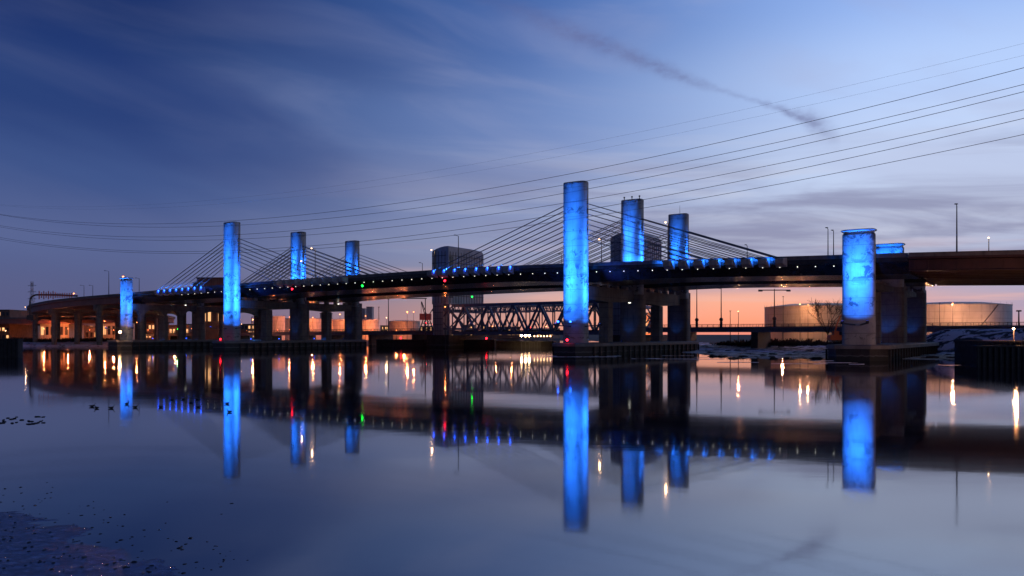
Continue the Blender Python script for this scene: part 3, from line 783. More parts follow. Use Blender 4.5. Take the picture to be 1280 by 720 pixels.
for i in range(13):
    q0 = a_+(b_-a_)*(i/12)
    fb.beam(q0-LN*12+Z*(zb+.1), q0+LN*12+Z*(zb+.1), .5, 1.2)
    fb.beam(q0-LN*12+Z*(zt_-.2), q0+LN*12+Z*(zt_-.2), .5, .8); fb.beam(q0-LN*12+Z*(zt_-3.2), q0+LN*12+Z*(zt_-3.2), .4, .4)
    for k in range(8):
        fb.beam(q0+LN*(-12+3*k)+Z*(zt_-3.2), q0+LN*(-10.5+3*k)+Z*(zt_-.5), .25, .25); fb.beam(q0+LN*(-10.5+3*k)+Z*(zt_-.5), q0+LN*(-9+3*k)+Z*(zt_-3.2), .25, .25)
fb.build('cross_bracing', M['bsteel'], lift)
MB().box((a_+b_)/2+Z*(zb+1.1), (b_-a_)/2, LN*11, Z*.25).build('roadway', M['asphalt'], lift)
q = pix(590, 371, 384); MB().ball(q, .35, 8, 5).build('signal_lamp', M['e_green'], lift)
for zz in (0, 1):
    wire_a = LC+LU*5+Z*30; 
# low road bridge both sides
def low_bridge(name_label, start, d, L, z0, zL, side_n):
    r = thing('road_bridge', start, name_label, 'bridge')
    n = 24; nn = side_n
    def P(x, o, dz): return start+d*x+nn*o+Z*(z0+(zL-z0)*x/L+dz)
    MB().loft([[P(L*i/n, -9, -.2), P(L*i/n, -9, -.5), P(L*i/n, -8.2, -.55), P(L*i/n, -8.2, -2.0), P(L*i/n, 8.2, -2.0), P(L*i/n, 8.2, -.55), P(L*i/n, 9, -.5), P(L*i/n, 9, -.2)] for i in range(n+1)]).build('deck', M['bsteel'], r)
    MB().loft([[P(L*i/n, -8.6, -.197), P(L*i/n, 8.6, -.197), P(L*i/n, 8.6, .05), P(L*i/n, -8.6, .05)] for i in range(n+1)]).build('roadway', M['asphalt'], r)
    for o in (-8.85, 8.85):
        rl = MB(); rl.beam(P(0, o, 1.05), P(L, o, 1.05), .12, .12); rl.beam(P(0, o, .45), P(L, o, .45), .07, .07)
        for k in range(int(L/2.4)): rl.beam(P(k*2.4, o, -.19), P(k*2.4, o, 1.05), .12, .12)
        rl.build('railing', M['dsteel'], r)
    k = 1
    x = 16
    while x < L:
        MB().box(P(x, 0, 0)*1+Z*(-(z0+(zL-z0)*x/L))+Z*((z0-2.1)/2), d*1.3, nn*8.0, Z*((z0-2.1)/2+.08)).build('pier', M['conc_dark'], r)
        x += 31
    return P
PR = low_bridge('low blue grey road bridge with railing crossing to the right shore', RC+LU*6.5, LU, 230, 9.2, 9.2, LN)
PL = low_bridge('low road bridge with railing running to the left shore', LC-LU*6.5, -LU, 260, 8.3, 7.0, LN)

# ------------------------------------------------------------------ docks
def dock(label, x0, x1, y0, y1, ztop, grp='dark timber docks'):
    t = thing('timber_dock', ((x0+x1)/2, y0, 0), label, 'dock', grp)
    MB().abox(x0, x1, y0, y1, ztop-.35, ztop).build('dock_deck', M['wood'], t)
    MB().abox(x0+.25, x1-.25, y0+.3, y1, -1, ztop-.353).build('sheeting', M['wood'], t)
    n = int((x1-x0)/1.1); b = MB()
    for i in range(n+1):
        x = x0+.15+(x1-x0-.3)*i/n
        b.tube([(x, y0+.1, -1), (x, y0+.1, ztop-.4+.0*hsh(i, 3))], .2, 7)
    b.build('piles', M['wood'], t)
    return t
dock('dark timber dock at the left edge of the river', -150, -133.2, 216, 218.5, 5.1)
dock('dark timber dock at the right edge of the river', 89.2, 140, 153.6, 156.0, 4.2)
dock('higher timber dock end carrying the bright lamp on the right', 97.0, 141, 156.3, 176, 5.0)
fw = thing('fender_wall', (-30, 398, 0), 'long dark fender wall under the lift bridge span', 'fender')
MB().beam((-69, 412, 1.1), (-8, 388, 1.1), 3.0, 4.6).build('wall', M['wood'], fw)
MB().beam((-69, 412, 3.6), (-8, 388, 3.6), 3.6, .35).build('walkway', M['conc_dark'], fw)
fw2 = thing('fender_wall', (10, 372, 0), 'short fender wall left of the nearest tall tower', 'fender')
MB().beam((-7, 384.5, .9), (20, 374, .9), 3.0, 3.8).build('wall', M['wood'], fw2)
MB().beam((-7, 384.5, 3.0), (20, 374, 3.0), 3.6, .35).build('walkway', M['conc_dark'], fw2)

# ------------------------------------------------------------------ tanks and buildings
def tank(x, y, r, z0, z1, label, m='tank', dome=.06):
    t = thing('storage_tank', (x, y, z0), label, 'tank', 'round storage tanks on both shores')
    n = 64
    ring = lambda rr, z: [Vector((x+rr*cos(2*pi*k/n), y+rr*sin(2*pi*k/n), z)) for k in range(n)]
    MB().loft([ring(r, z0), ring(r, z1)]).build('shell', M[m], t, smooth=True)
    MB().loft([ring(r+.15, z1+.003), ring(r+.15, z1+.28), ring(r*.6, z1+r*dome), ring(.5, z1+r*dome*1.4)]).build('roof', M[m], t, smooth=True)
    b = MB()
    for zz in (.5,): b.add(*[[], []])
    for k in range(0, n, 2):
        p = Vector((x+(r+.0)*cos(2*pi*k/n), y+r*sin(2*pi*k/n), z1+.28)); b.tube([p, p+Z*1.0], .04, 4)
    b.build('roof_railing', M['steel'], t)
    # stair line up the side
    s = MB()
    for k in range(14):
        t0 = -1.9+.05*k; p = Vector((x+(r+.5)*cos(t0), y+(r+.5)*sin(t0), z0+(z1-z0)*k/13)); t1 = t0+.05
        q2 = Vector((x+(r+.5)*cos(t1), y+(r+.5)*sin(t1), z0+(z1-z0)*min(13, k+1)/13)); s.beam(p, q2, .5, .15)
    s.build('stair', M['steel'], t)
    return t
tank(198, 362, 24, 1.7, 19.0, 'broad pale storage tank lit orange at the right of the photo')
tank(154, 402, 26, 1.7, 19.8, 'broad tan storage tank with warm lit left side behind the bare tree', 'tank_tan')
for (x0, x1, yt, D, lab, m) in ((450, 474, 400, 640, 'orange lit tank just right of the far left group tower', 'tank'),
        (415, 452, 400, 625, 'orange lit tank seen between the pier columns', 'tank'),
        (485, 525, 402, 700, 'pinkish tank left of the harbour crane', 'tank_tan'),
        (376, 405, 399, 660, 'pale pink tank seen through the left main pier', 'tank'),
        (338, 356, 396, 600, 'small orange lit tank beside a grey silo', 'tank')):
    r = (x1-x0)/2/F*D; q = pix((x0+x1)/2, yt, D); tank(q.x, D, r, 1.7, q.z, lab, m)
def building(x0, x1, yt, D, depth, label, m='brick', win=0, rows=1, roofm='dsteel', name='building', z0=1.6):
    a = pix(x0, yt, D); b = pix(x1, yt, D)
    t = thing(name, ((a.x+b.x)/2, D, z0), label, 'building')
    w = MB().abox(a.x, b.x, D, D+depth, z0, a.z).build('wall', M[m], t)
    MB().abox(a.x-.3, b.x+.3, D-.3, D+depth+.3, a.z+.003, a.z+.6).build('roof', M[roofm], t)
    if win:
        H = a.z-z0
        for r_ in range(rows):
            for k in range(win):
                xx = a.x+(b.x-a.x)*(k+.5)/win; ww = (b.x-a.x)/win*.28; zz = z0+H*(r_+.55)/rows
                if hsh(k, r_, int(x0)) > .45:
                    MB().abox(xx-ww, xx+ww, D-.06, D+.02, zz-H/rows*.22, zz+H/rows*.22).build('window', M['e_win'], t)
                else: MB().abox(xx-ww, xx+ww, D-.06, D+.02, zz-H/rows*.22, zz+H/rows*.22).build('window', M['clad_dark'], t)
    return t
building(-14, 12, 388, 560, 30, 'dark brick block at the far left edge', 'brick', 5, 4)
building(13, 42, 396, 600, 20, 'beige low building glowing warm at far left', 'beige', 4, 1)
building(-5, 44, 389.5, 690, 20, 'long brown factory behind the beige building', 'brick', 12, 2)
building(50, 86, 403, 560, 20, 'low orange lit shed behind the leftmost piers', 'beige', 6, 1)
building(90, 128, 399, 620, 20, 'brick warehouse seen through the arched piers', 'brick', 7, 2)
building(128, 156, 402, 560, 15, 'beige shed left of the left pier lamp', 'beige', 5, 1)
building(164, 198, 404, 640, 20, 'low brick works behind the left short tower', 'brick', 8, 2)
building(203, 236, 407, 620, 20, 'long low brown shed with lit windows', 'brick', 8, 1)
building(243, 270, 389, 520, 20, 'tall pale panelled hall between the left piers', 'clad', 0, 1)
building(458, 465, 384, 900, 12, 'tall dark silo block right of the far tower', 'clad', 0)
building(448, 456, 386, 920, 12, 'slender grey silo block beside the dark one', 'clad', 0)
building(355, 366, 399, 610, 12, 'grey square silo beside the small orange tank', 'clad', 0)
building(400, 412, 392, 760, 12, 'grey block behind the orange tanks', 'clad', 0)
building(788, 795, 392, 470, 12, 'narrow brick block between the main pier columns', 'brick', 0)
building(801, 815, 392, 460, 12, 'bright orange lit wall between the main pier columns', 'beige', 3, 1)
building(606, 650, 409, 900, 20, 'low dock shed seen through the truss', 'brick', 8, 1)
building(655, 700, 411, 950, 20, 'low pale warehouse seen through the truss', 'beige', 6, 1)
building(246, 284, 348, 470, 14, 'brown building rising behind the deck left of the tall tower', 'brick', 6, 1)
cr_ = random.Random(77)
for k in range(30):
    x = (k+.5)/30*620-10+cr_.uniform(-6, 6)
    if 440 < x < 475: continue
    D = cr_.uniform(950, 1500); wd = cr_.uniform(9, 26); yt = cr_.uniform(405, 413)
    building(x, x+wd, yt, D, 15, 'distant low city block on the skyline', 'brick' if k % 3 else 'clad', 6, 2, name='city_block')
for o in [o for o in bpy.data.objects if o.name.startswith('city_block')]:
    xx = HX+o.location.x/o.location.y*F
    o['group'] = 'distant low city blocks on the skyline'
    o['label'] = 'distant low city block with a few lit windows, ' + ('far left behind the curved approach' if xx < 150 else 'between the two left piers' if xx < 290 else 'behind the left tall tower pier' if xx < 460 else 'behind the lift bridge')
for k in range(34):
    x = cr_.uniform(2, 700); y = cr_.uniform(404, 414.5); D = cr_.uniform(560, 900); q = pix(x, y, D)
    t = thing('street_lamp', (q.x, D, 1.2), 'tiny distant city lamp glowing orange behind the bridge piers', 'street lamp', 'tiny distant city lamps')
    MB().tube([(q.x, D, 1.2), q], [.15, .1], 5).build('pole', M['dsteel'], t)
    MB().ball(q, cr_.uniform(.22, .42), 8, 5).build('lamp_head', M[cr_.choice(['e_orange', 'e_orange', 'e_warm', 'e_red'])], t)
# silo stack
st_ = thing('silo_stack', pix(320, 418, 560), 'open steel process tower seen right of the left tall tower', 'plant')
b = MB(); q = pix(321, 396, 560); q0 = Vector((q.x, 560, 1.7))
for sx in (-3.5, 3.5):
    for sy in (0, 7): b.beam(q0+Vector((sx, sy, 0)), q0+Vector((sx, sy, q.z-1.7)), .5, .5)
for k in range(5):
    z = k*(q.z-1.7)/4
    b.beam(q0+Vector((-3.5, 0, z)), q0+Vector((3.5, 0, z)), .4, .4); b.beam(q0+Vector((-3.5, 7, z)), q0+Vector((3.5, 7, z)), .4, .4)
b.build('frame', M['steel'], st_)
MB().tube([q0+Vector((0, 3.5, 0)), q0+Vector((0, 3.5, q.z-3))], 2.2, 14).build('vessel', M['tank'], st_, smooth=True)

# ------------------------------------------------------------------ lamps
def street_lamp(base, h, label, lit=None, arm=1.8, dirv=(1, 0, 0), group='street lamps on the highway bridge', r=.13, power=0, head=.34, lc=WARM, mname='e_warm'):
    base = Vector(base); dirv = Vector(dirv).normalized()
    t = thing('street_lamp', base, label, 'street lamp', group)
    top = base+Z*h
    MB().tube([base, base+Z*h*.5, top], [r*1.4, r*1.1, r*.8], 8).build('pole', M['dsteel'], t, smooth=True)
    if arm: MB().beam(top-Z*.05, top+dirv*arm+Z*.15, .12, .12).build('arm', M['dsteel'], t)
    hp = top+dirv*arm+Z*.12
    if lit:
        MB().ball(hp-Z*.1, head, 8, 5, (1.3, 1, .8)).build('lamp_head', M[mname], t)
    else:
        MB().ball(hp, .32, 8, 5, (1.5, .8, .45)).build('lamp_head', M['dsteel'], t)
    if power: light('POINT', hp-Z*.6-dirv*.3, lc, power, t, size=.22)
    return t
def deck_lamp(px, py, label, lit=False, base=25.6, h=11, mname='e_warm', **kw):
    zt = base+h; Y = (zt-CAMZ)/(HY-py)*F; x = (px-HX)/F*Y
    return street_lamp((x, Y, base), h, label, lit, dirv=kw.pop('dirv', -Nn), mname=mname, **kw)
for args in ((1196, 257, 'tall unlit lamp post above the right approach', False, 24.6, 10.6),
             (1236, 298, 'short lit lamp post near the right edge above the deck', True, 24, 10),
             (1035, 286, 'left one of two unlit posts beside the right short tower', False, 25.5, 11),
             (1042, 289, 'right one of two unlit posts beside the right short tower', False, 25.5, 11),
             (573, 295, 'unlit lamp post in front of the grey tower house', False, 27, 11),
             (543, 313, 'lit lamp post at left edge of the grey tower house', True, 27, 11),
             (752, 300, 'lit lamp post between the near and middle tall towers', True, 26.8, 11),
             (835, 279, 'lit lamp post just left of the far tall tower', True, 26.5, 11),
             (394, 311, 'lit lamp post right of the middle left tower', True, 27, 11),
             (381, 327, 'lower lit lamp post touching the middle left tower', True, 26.5, 8),
             (934, 307, 'small unlit post above the right end of the stays', False, 25.5, 11),
             (528, 329, 'small unlit post on the far deck left of the tower house', False, 26.5, 11),
             (702, 318, 'small unlit post left of the nearest tall tower', False, 26.8, 11),
             (136, 339, 'thin unlit post left of the left short tower', False, 24.5, 11),
             (158, 346, 'orange lit lamp rising above the left short tower', True, 24.5, 11),
             (174, 348, 'orange lit post right of the left short tower', False, 24, 10),
             (116, 357, 'small unlit post on the left curved approach', False, 23, 10),
             (96, 367, 'orange lit lamp at the end of the red gantry', True, 22, 9),
             (105, 357, 'faint unlit post left of the small one on the approach', False, 22.5, 11),
             (35, 384, 'white lit lamp at the far end of the curved approach', True, 19, 6)):
    px, py, lab, lit, bz, h = args
    orange = 'orange' in lab
    deck_lamp(px, py, lab, lit, bz, h, mname='e_orange' if orange else 'e_warm', power=(900 if orange else 260) if lit else 0, lc=ORANGE if orange else WARM, head=.34 if orange else .22)
# harbour lamps seen below the deck: (x, y, distance, kind, power, size)
i = 0
HL = [(254, 402, 505, 'o', 9000, .6, 'sodium lamp on the pale panelled hall'), (300, 399.5, 460, 'o', 12000, .6, 'sodium lamp right beside the left tall tower'),
      (316, 399.5, 470, 'o', 12000, .6, 'sodium lamp in front of the open process tower'), (362, 396.5, 585, 'o', 16000, .75, 'sodium lamp above the small orange tank'),
      (362, 412, 560, 'o', 5000, .5, 'low sodium lamp at the foot of the grey silo'), (391, 397, 640, 'o', 22000, .8, 'sodium lamp over the pale pink tank'),
      (425, 393, 600, 'o', 24000, .7, 'sodium lamp over the tank between the columns'), (432, 396, 602, 'o', 9000, .5, 'smaller sodium lamp over the tank between the columns'),
      (457, 395, 610, 'o', 32000, .75, 'sodium lamp in front of the silo blocks'), (509, 390, 620, 'o', 30000, 1.1, 'larger lamp of the pair beside the harbour crane'),
      (517, 390, 640, 'o', 16000, .8, 'smaller lamp of the pair beside the harbour crane'), (495.5, 413, 560, 'o', 5000, .55, 'low orange lamp on the left road bridge'),
      (483, 397, 560, 'w', 5000, .5, 'lamp on the thin mast right of the tanks'), (532.5, 403.5, 560, 'r', 0, .6, 'red lamp low on the harbour crane'),
      (556.5, 383.5, 380, 'o', 900, .5, 'sodium lamp on the left lift tower'), (543, 409, 470, 'w', 9000, .55, 'yellow lamp at the left foot of the lift tower'),
      (550, 408, 470, 'w', 9000, .5, 'pale lamp at the foot of the lift tower'), (639, 400.5, 460, 'o', 9000, .65, 'orange lamp hanging in view through the truss'),
      (615.5, 408, 470, 'o', 6000, .5, 'low lamp seen through the left part of the truss'), (620, 400, 500, 'o', 3000, .4, 'faint lamp left of the centre of the truss'),
      (683, 408, 470, 'o', 5000, .5, 'low lamp seen through the right part of the truss'), (691, 406, 480, 'w', 3000, .4, 'pale lamp near the nearest tall tower seen through the truss'),
      (663, 409.5, 480, 'r', 0, .5, 'red lamp seen through the truss'), (800, 398, 440, 'o', 16000, .6, 'orange lamp in front of the bright orange wall'),
      (766.5, 402.5, 340, 'w', 3500, .5, 'warm lamp between the near pier columns'), (1000, 380, 372, 'o', 6000, .45, 'left roof lamp over the tan tank'),
      (1010, 381, 374, 'o', 6000, .45, 'right roof lamp over the tan tank'), (923, 389, 330, 'o', 1500, .4, 'small lamp on a thin post in the orange sky'),
      (1191, 379.5, 331, 'o', 13000, .6, 'orange lamp over the right pale tank'), (1153.5, 404, 285, 'b', 0, .5, 'bluish sign lamp left of the right pale tank'),
      (171, 403, 420, 'o', 3500, .4, 'lamp seen under the arch right of the left short tower'), (150, 402.5, 395, 'o', 2500, .45, 'small lamp above the starry left pier lamp'),
      (222, 411.5, 450, 'g', 900, .4, 'greenish lamp under the second left arch'), (4, 411, 400, 'o', 2500, .4, 'lower lamp of the left edge pair'), (7, 413.5, 380, 'w', 2500, .45, 'upper lamp of the left edge pair'),
      (55, 411, 545, 'o', 9000, .6, 'pinkish lamp seen under the leftmost pier cap'), (66, 410, 545, 'o', 9000, .6, 'reddish lamp seen right of the leftmost pier columns'),
      (85, 411, 545, 'o', 9000, .5, 'orange lamp seen left of the first flared column'), (103, 409, 600, 'o', 12000, .4, 'orange lamp seen under the first flared arch'),
      (131, 401.5, 520, 'o', 12000, .45, 'orange lamp left of the left short tower'), (1191-300, 418, 300, 'x', 0, 0, '')]
for (x, y, D, kd, pw, sz, lab) in HL:
    if kd == 'x': continue
    q = pix(x, y, D); mn = {'o': 'e_orange', 'w': 'e_warm', 'r': 'e_red', 'b': 'e_blue', 'g': 'e_green'}[kd]
    z0 = 1.2 if D > 452 and x < 620 else -.8
    t = thing('street_lamp', (q.x, q.y, z0), lab, 'street lamp', 'harbour lamps below the highway bridge')
    MB().tube([(q.x, q.y, z0), q+Z*.1], [.16, .1], 6).build('pole', M['dsteel'], t)
    MB().ball(q, sz*.52, 10, 6).build('lamp_head', M[mn], t)
    if pw: light('POINT', q-Vector((0, 0, .3)), {'o': ORANGE if x < 850 else (1, .42, .2), 'w': WARM, 'g': (.5, 1, .6)}[kd], pw*(.7 if x < 850 else 1.0), t, size=sz*.56)
# extra wash from orange yard lamps between the tanks (their heads are below the low bridge)
for (x, D, pw, lab) in ((440, 596, 30000, 'low yard lamp at the foot of the column framed tank'), (466, 612, 42000, 'low yard lamp at the foot of the far orange tank'), (505, 665, 26000, 'low yard lamp at the foot of the pinkish tank'), (347, 575, 16000, 'low yard lamp at the foot of the small orange tank'),
                   (391, 632, 24000, 'low yard lamp at the foot of the pale pink tank'), (978, 362, 4500, 'low yard lamp left of the bare tree'), (1165, 322, 12000, 'low yard lamp at the left foot of the right tank'),
                   (808, 446, 22000, 'low yard lamp under the orange wall'), (30, 585, 12000, 'low yard lamp at the beige building'), (70, 545, 14000, 'low yard lamp at the low orange shed'), (112, 606, 14000, 'low yard lamp at the brick warehouse'),
                   (142, 545, 12000, 'low yard lamp at the beige shed'), (185, 622, 14000, 'low yard lamp at the low brick works'), (218, 606, 12000, 'low yard lamp at the long brown shed'), (262, 505, 9000, 'low yard lamp at the panelled hall'),
                   (1238, 330, 5000, 'low yard lamp at the right foot of the right tank')):
    q = pix(x, 412.5, D)
    t = thing('yard_lamp', (q.x, D, 1.2), lab, 'street lamp', 'low yard lamps')
    MB().tube([(q.x, q.y, 1.2), q], [.12, .1], 6).build('pole', M['dsteel'], t)
    MB().ball(q, .25, 8, 5).build('lamp_head', M['e_orange'], t)
    light('POINT', q+Vector((0, 0, .1)), ORANGE if x < 850 else (1, .42, .2), pw*(1.0 if x < 850 else 1.2), t, size=.35)
# the two very bright lamps
for (x, y, D, lab, z0) in ((150, 415, 352, 'very bright warm lamp low beside the left short tower', -.8), (1267, 411, 160, 'very bright warm lamp on the right dock', 4.99)):
    q = pix(x, y, D)
    t = thing('dock_lamp', (q.x, D, z0), lab, 'lamp', 'very bright lamps by the water')
    MB().tube([(q.x, q.y, z0), q], .09, 8).build('pole', M['dsteel'], t)
    MB().ball(q, .5 if D > 200 else .17, 10, 6).build('lamp_head', M['e_hot'], t)
    light('POINT', q+Vector((0, -.9, .4)), (1, .42, .17), 1200 if D > 200 else 7000, t, size=.22)
# the cluster of white lamps on the quay below the lift span
for k, x in enumerate((652, 657, 661.5)):
    q = pix(x, 419.5, 372)
    t = thing('quay_lamp', (q.x, q.y, 3.2), ('left', 'middle', 'right')[k]+' one of three bright white lamps under the lift span', 'lamp', 'three bright lamps under the lift span')
    MB().tube([(q.x, q.y, -.8), q], .1, 6).build('pole', M['dsteel'], t)
    MB().ball(q, .55, 8, 5).build('lamp_head', M['e_hot'], t)
for k, x in enumerate((668, 672, 676, 680, 684, 688)):
    q = pix(x, 420.2, 372+k)
    t = thing('quay_lamp', (q.x, q.y, 3.2), 'small warm lamp in the row along the quay under the lift span', 'lamp', 'small lamps along the quay under the lift span')
    MB().tube([(q.x, q.y, -.8), q], .08, 6).build('pole', M['dsteel'], t)
    MB().ball(q, .34, 8, 5).build('lamp_head', M['e_warm'], t)
for (x, y, D, lab) in ((501, 422.5, 395, 'red signal lamp on the long fender wall'), (608, 423, 380, 'small red lamp near the right end of the fender wall')):
    q = pix(x, y, D)
    t = thing('signal_lamp', (q.x, q.y, 3.5), lab, 'lamp', 'red signal lamps on the fender wall')
    MB().tube([(q.x, q.y, 3.3), q], .08, 6).build('pole', M['dsteel'], t)
    MB().ball(q, .4, 8, 5).build('lamp_head', M['e_red'], t)
# tall masts on the low road bridge
for (x, D, yt, lab) in ((871, 325, 362, 'left tall mast on a low bridge pier'), (901.5, 318, 362, 'second tall mast on the low bridge'), (968, 300, 363, 'mast with a long double arm on the low bridge')):
    b0 = pix(x, 412, D); t = thing('lamp_mast', (b0.x, D, 9.0), lab, 'mast', 'tall masts on the low road bridge')
    tp = pix(x, yt, D)
    MB().tube([(b0.x, D, 9.0), (b0.x, D, 11.5)], .55, 8).ball((b0.x, D, 12.2), .8, 8, 5).build('mast_base', M['dsteel'], t)
    MB().tube([(b0.x, D, 11.5), tp+Z*.6], [.25, .14], 8).build('pole', M['dsteel'], t)
    if x == 968:
        MB().beam(tp+Vector((-6, 0, .1)), tp+Vector((6, 0, .1)), .35, .35).beam(tp+Vector((-6, 0, -.25)), tp+Vector((-4.5, 0, -.25)), .5, .35).beam(tp+Vector((4.5, 0, -.25)), tp+Vector((6, 0, -.25)), .5, .35).build('arm', M['dsteel'], t)
    else: MB().beam(tp+Z*.3, tp+Vector((-2, 0, .5)), .12, .12).build('arm', M['dsteel'], t)
t = thing('lamp_mast', pix(517, 418, 395), 'dark overhead arm below the deck left of the lift tower', 'mast')
q = pix(517, 373, 395); MB().beam(q+Vector((-6, 0, 0)), q+Vector((6.5, 0, 0)), .5, .45).build('arm', M['dsteel'], t)
MB().tube([(q.x+5.8, q.y, 2), q+Vector((5.8, 0, 0))], [.3, .2], 8).build('pole', M['dsteel'], t)
for (x, D, yt, lab, r) in ((485.5, 520, 374, 'tall thin mast beside the orange tanks', .3), (473.5, 640, 384, 'short thin mast right of the orange tank', .3),
                    (912.8, 335, 389, 'post with small lamp in the orange sky', .15), (979, 372, 371, 'thin post standing before the tan tank', .15), (1174.5, 320, 379, 'dark post in front of the right pale tank', .15), (1273.5, 270, 389, 'dark post with box near the right edge', .3)):
    tp = pix(x, yt, D); t = thing('mast', (tp.x, D, 1.5), lab, 'mast')
    MB().tube([(tp.x, D, 1.5), tp], [r*1.4, r*.7], 6).build('pole', M['dsteel'], t)
    MB().box(tp+Z*.1, (r*2.2, 0, 0), (0, r*1.5, 0), (0, 0, r*.8)).build('mast_head', M['dsteel'], t)

# ------------------------------------------------------------------ gantry, cranes, excavator
g = thing('sign_gantry', pix(38, 394, 400), 'red curved mast arm gantry carrying a row of upright bars over the left approach', 'gantry')
arc = [pix(37.5, 396, 400), pix(37.5, 376, 400)]
for k in range(1, 7):
    th = k/6*pi/2; arc.append(pix(37.5+9*(1-cos(th)), 376-7.5*sin(th), 400))
arc += [pix(70, 368.6, 400), pix(97, 370, 400)]
MB().tube(arc, [.42]*len(arc), 8).build('mast_arm', M['dsteel'], g, smooth=True)
rb = MB()
for k in range(15):
    x = 49+k*2.9; hh = (5.0 if k < 8 and k % 2 == 0 else 3.4)
    rb.beam(pix(x, 368.8-hh+.8*(k > 7), 399.7), pix(x, 369+hh, 399.7), .55, .25)
rb.beam(pix(48, 368.8, 399.5), pix(92, 369.6, 399.5), .5, .5)
rb.build('upright_bars', M['red'], g)
MB().box(pix(39, 397, 400), (1.7, 0, 0), (0, 1, 0), (0, 0, 1.2)).build('mast_base', M['dsteel'], g)
cr = thing('harbour_crane', pix(532, 418, 570), 'dark lattice harbour crane standing left of the lift tower', 'crane')
P = lambda x, y: pix(x, y, 570)
b = MB()
for x in (524, 530, 536, 542): b.beam(P(x, 414), P(533+(x-533)*.35, 397), .7, .7)
b.beam(P(524, 411), P(543, 411), .8, .8); b.beam(P(527, 404), P(540, 404), .6, .6)
for k in range(4): b.beam(P(530, 414-4*k), P(536, 410-4*k), .3, .3); b.beam(P(536, 414-4*k), P(530, 410-4*k), .3, .3)
b.build('portal_frame', M['dsteel'], cr)
MB().box(P(532, 396), (4, 0, 0), (0, 3, 0), (0, 0, 2.2)).build('machinery_house', M['red'], cr)
b = MB(); b.beam(P(531, 394), P(526.5, 377), .5, .5); b.beam(P(534, 395), P(527, 377), .5, .5); b.beam(P(526.5, 377), P(526.5, 392), .25, .25)
for k in range(5): b.beam(P(531-.9*k, 394-3.4*k), P(533.6-1.3*k, 392-3.4*k), .25, .25)
b.beam(P(535, 396), P(541, 386), .6, .6); b.build('jib', M['dsteel'], cr)
ex = thing('crane_truck', pix(1045, 424, 222), 'small orange boom crane parked left of the right short tower', 'crane')
P = lambda x, y: pix(x, y, 222)
MB().box(P(1043, 422), (1.6, 0, 0), (0, 1.2, 0), (0, 0, .7)).box(P(1044.5, 417), (.7, 0, 0), (0, .8, 0), (0, 0, .7)).build('cab', M['orange_paint'], ex, bevel=.08)
MB().beam(P(1043, 417), P(1046, 406), .35, .35).beam(P(1046, 406), P(1050, 395), .28, .28).beam(P(1050, 395), P(1053, 394), .25, .25).build('boom', M['orange_paint'], ex)
for xx in (1040, 1047): MB().tube([P(xx, 425)+Vector((0, -1.0, 0)), P(xx, 425)+Vector((0, 1.0, 0))], .55, 14).build('wheel', M['dsteel'], ex)
b = MB(); b.tube([Vector((P(1040, 0).x, 222, 1)), P(1040, 401)], .12, 6).beam(P(1036, 405), P(1053, 404), .15, .15).beam(P(1037, 401.5), P(1043, 401.5), .12, .12)
tag(b.build('utility_pole', M['dsteel']), 'thin utility pole behind the orange boom crane', 'pole')

# ------------------------------------------------------------------ trees and scrub
def bare_tree(base, h, label, seed):
    r = random.Random(seed); base = Vector(base)
    t = thing('bare_tree', base, label, 'tree')
    tr = MB(); tr.tube([base, base+Z*h*.18, base+Z*h*.34+Vector((.1, 0, 0))], [.28, .24, .2], 8)
    tr.build('trunk', M['bark'], t, smooth=True)
    cw = MB()
    def grow(p, d, L, rad, depth):
        q = p+d*L*.5+Vector((r.uniform(-1, 1), r.uniform(-1, 1), r.uniform(0, .5)))*L*.06; e = q+(d+Vector((0, 0, .12))).normalized()*L*.5
        cw.tube([p, q, e], [max(rad, .035), max(.03, rad*.8), max(.028, rad*.6)], 5, False)
        if depth == 0: return
        for k in range(3 if depth > 1 else 4):
            a = r.uniform(0, 2*pi); sp = r.uniform(.35, .8)
            s1 = d.orthogonal().normalized(); s2 = d.cross(s1)
            nd = (d+s1*cos(a)*sp+s2*sin(a)*sp+Vector((0, 0, .08))).normalized()
            grow(p+(e-p)*r.uniform(.55, 1), nd, L*r.uniform(.6, .8), rad*.55, depth-1)
    top = base+Z*h*.33
    for k in range(5):
        a = 2*pi*k/5+r.uniform(-.3, .3); grow(top-Z*r.uniform(0, .6), Vector((cos(a)*.6, sin(a)*.6, 1)).normalized(), h*.36, .15, 4)
    cw.build('crown', M['bark'], t)
q = pix(1022, 420, 300); bare_tree((q.x, 300-9.5, 1.5), 15.5, 'bare winter tree in front of the tan tank', 5)
q = pix(990, 420, 400)
def scrub(name, label, spots):
    r = random.Random(9); b = MB()
    for (x, y, z, w, h, n) in spots:
        for k in range(n):
            px, py = x+r.gauss(0, w*.4), y+r.gauss(0, w*.25); hh = h*r.uniform(.4, 1.0)
            for j in range(4):
                a = r.uniform(0, 2*pi); d = Vector((cos(a)*.5, sin(a)*.5, 1)).normalized()*hh
                p = Vector((px, py, z-.2)); sd = Vector((-sin(a), cos(a), 0))*r.uniform(.1, .3)
                b.add([p-sd, p+sd, p+d*.6+sd*1.6, p+d+Vector((r.uniform(-.3, .3), 0, 0)), p+d*.6-sd*1.6], [(0, 1, 2, 3, 4)])
    tag(b.build(name, M['scrub']), label, kind='stuff')
sp = []
for x in range(0, 145, 4): q = pix(x, 424, 447); sp.append((q.x, 447, 1.6, 5, 2.6+1.5*hsh(x, 1), 26))
scrub('shore_scrub', 'dark winter scrub along the left shore under the approach', sp)
sp = []
for x in range(905, 1045, 4): q = pix(x, 424, 330); sp.append((q.x, 318+20*hsh(x, 4), 1.9, 6, 1.6+2.2*hsh(x, 2)**2, 24))
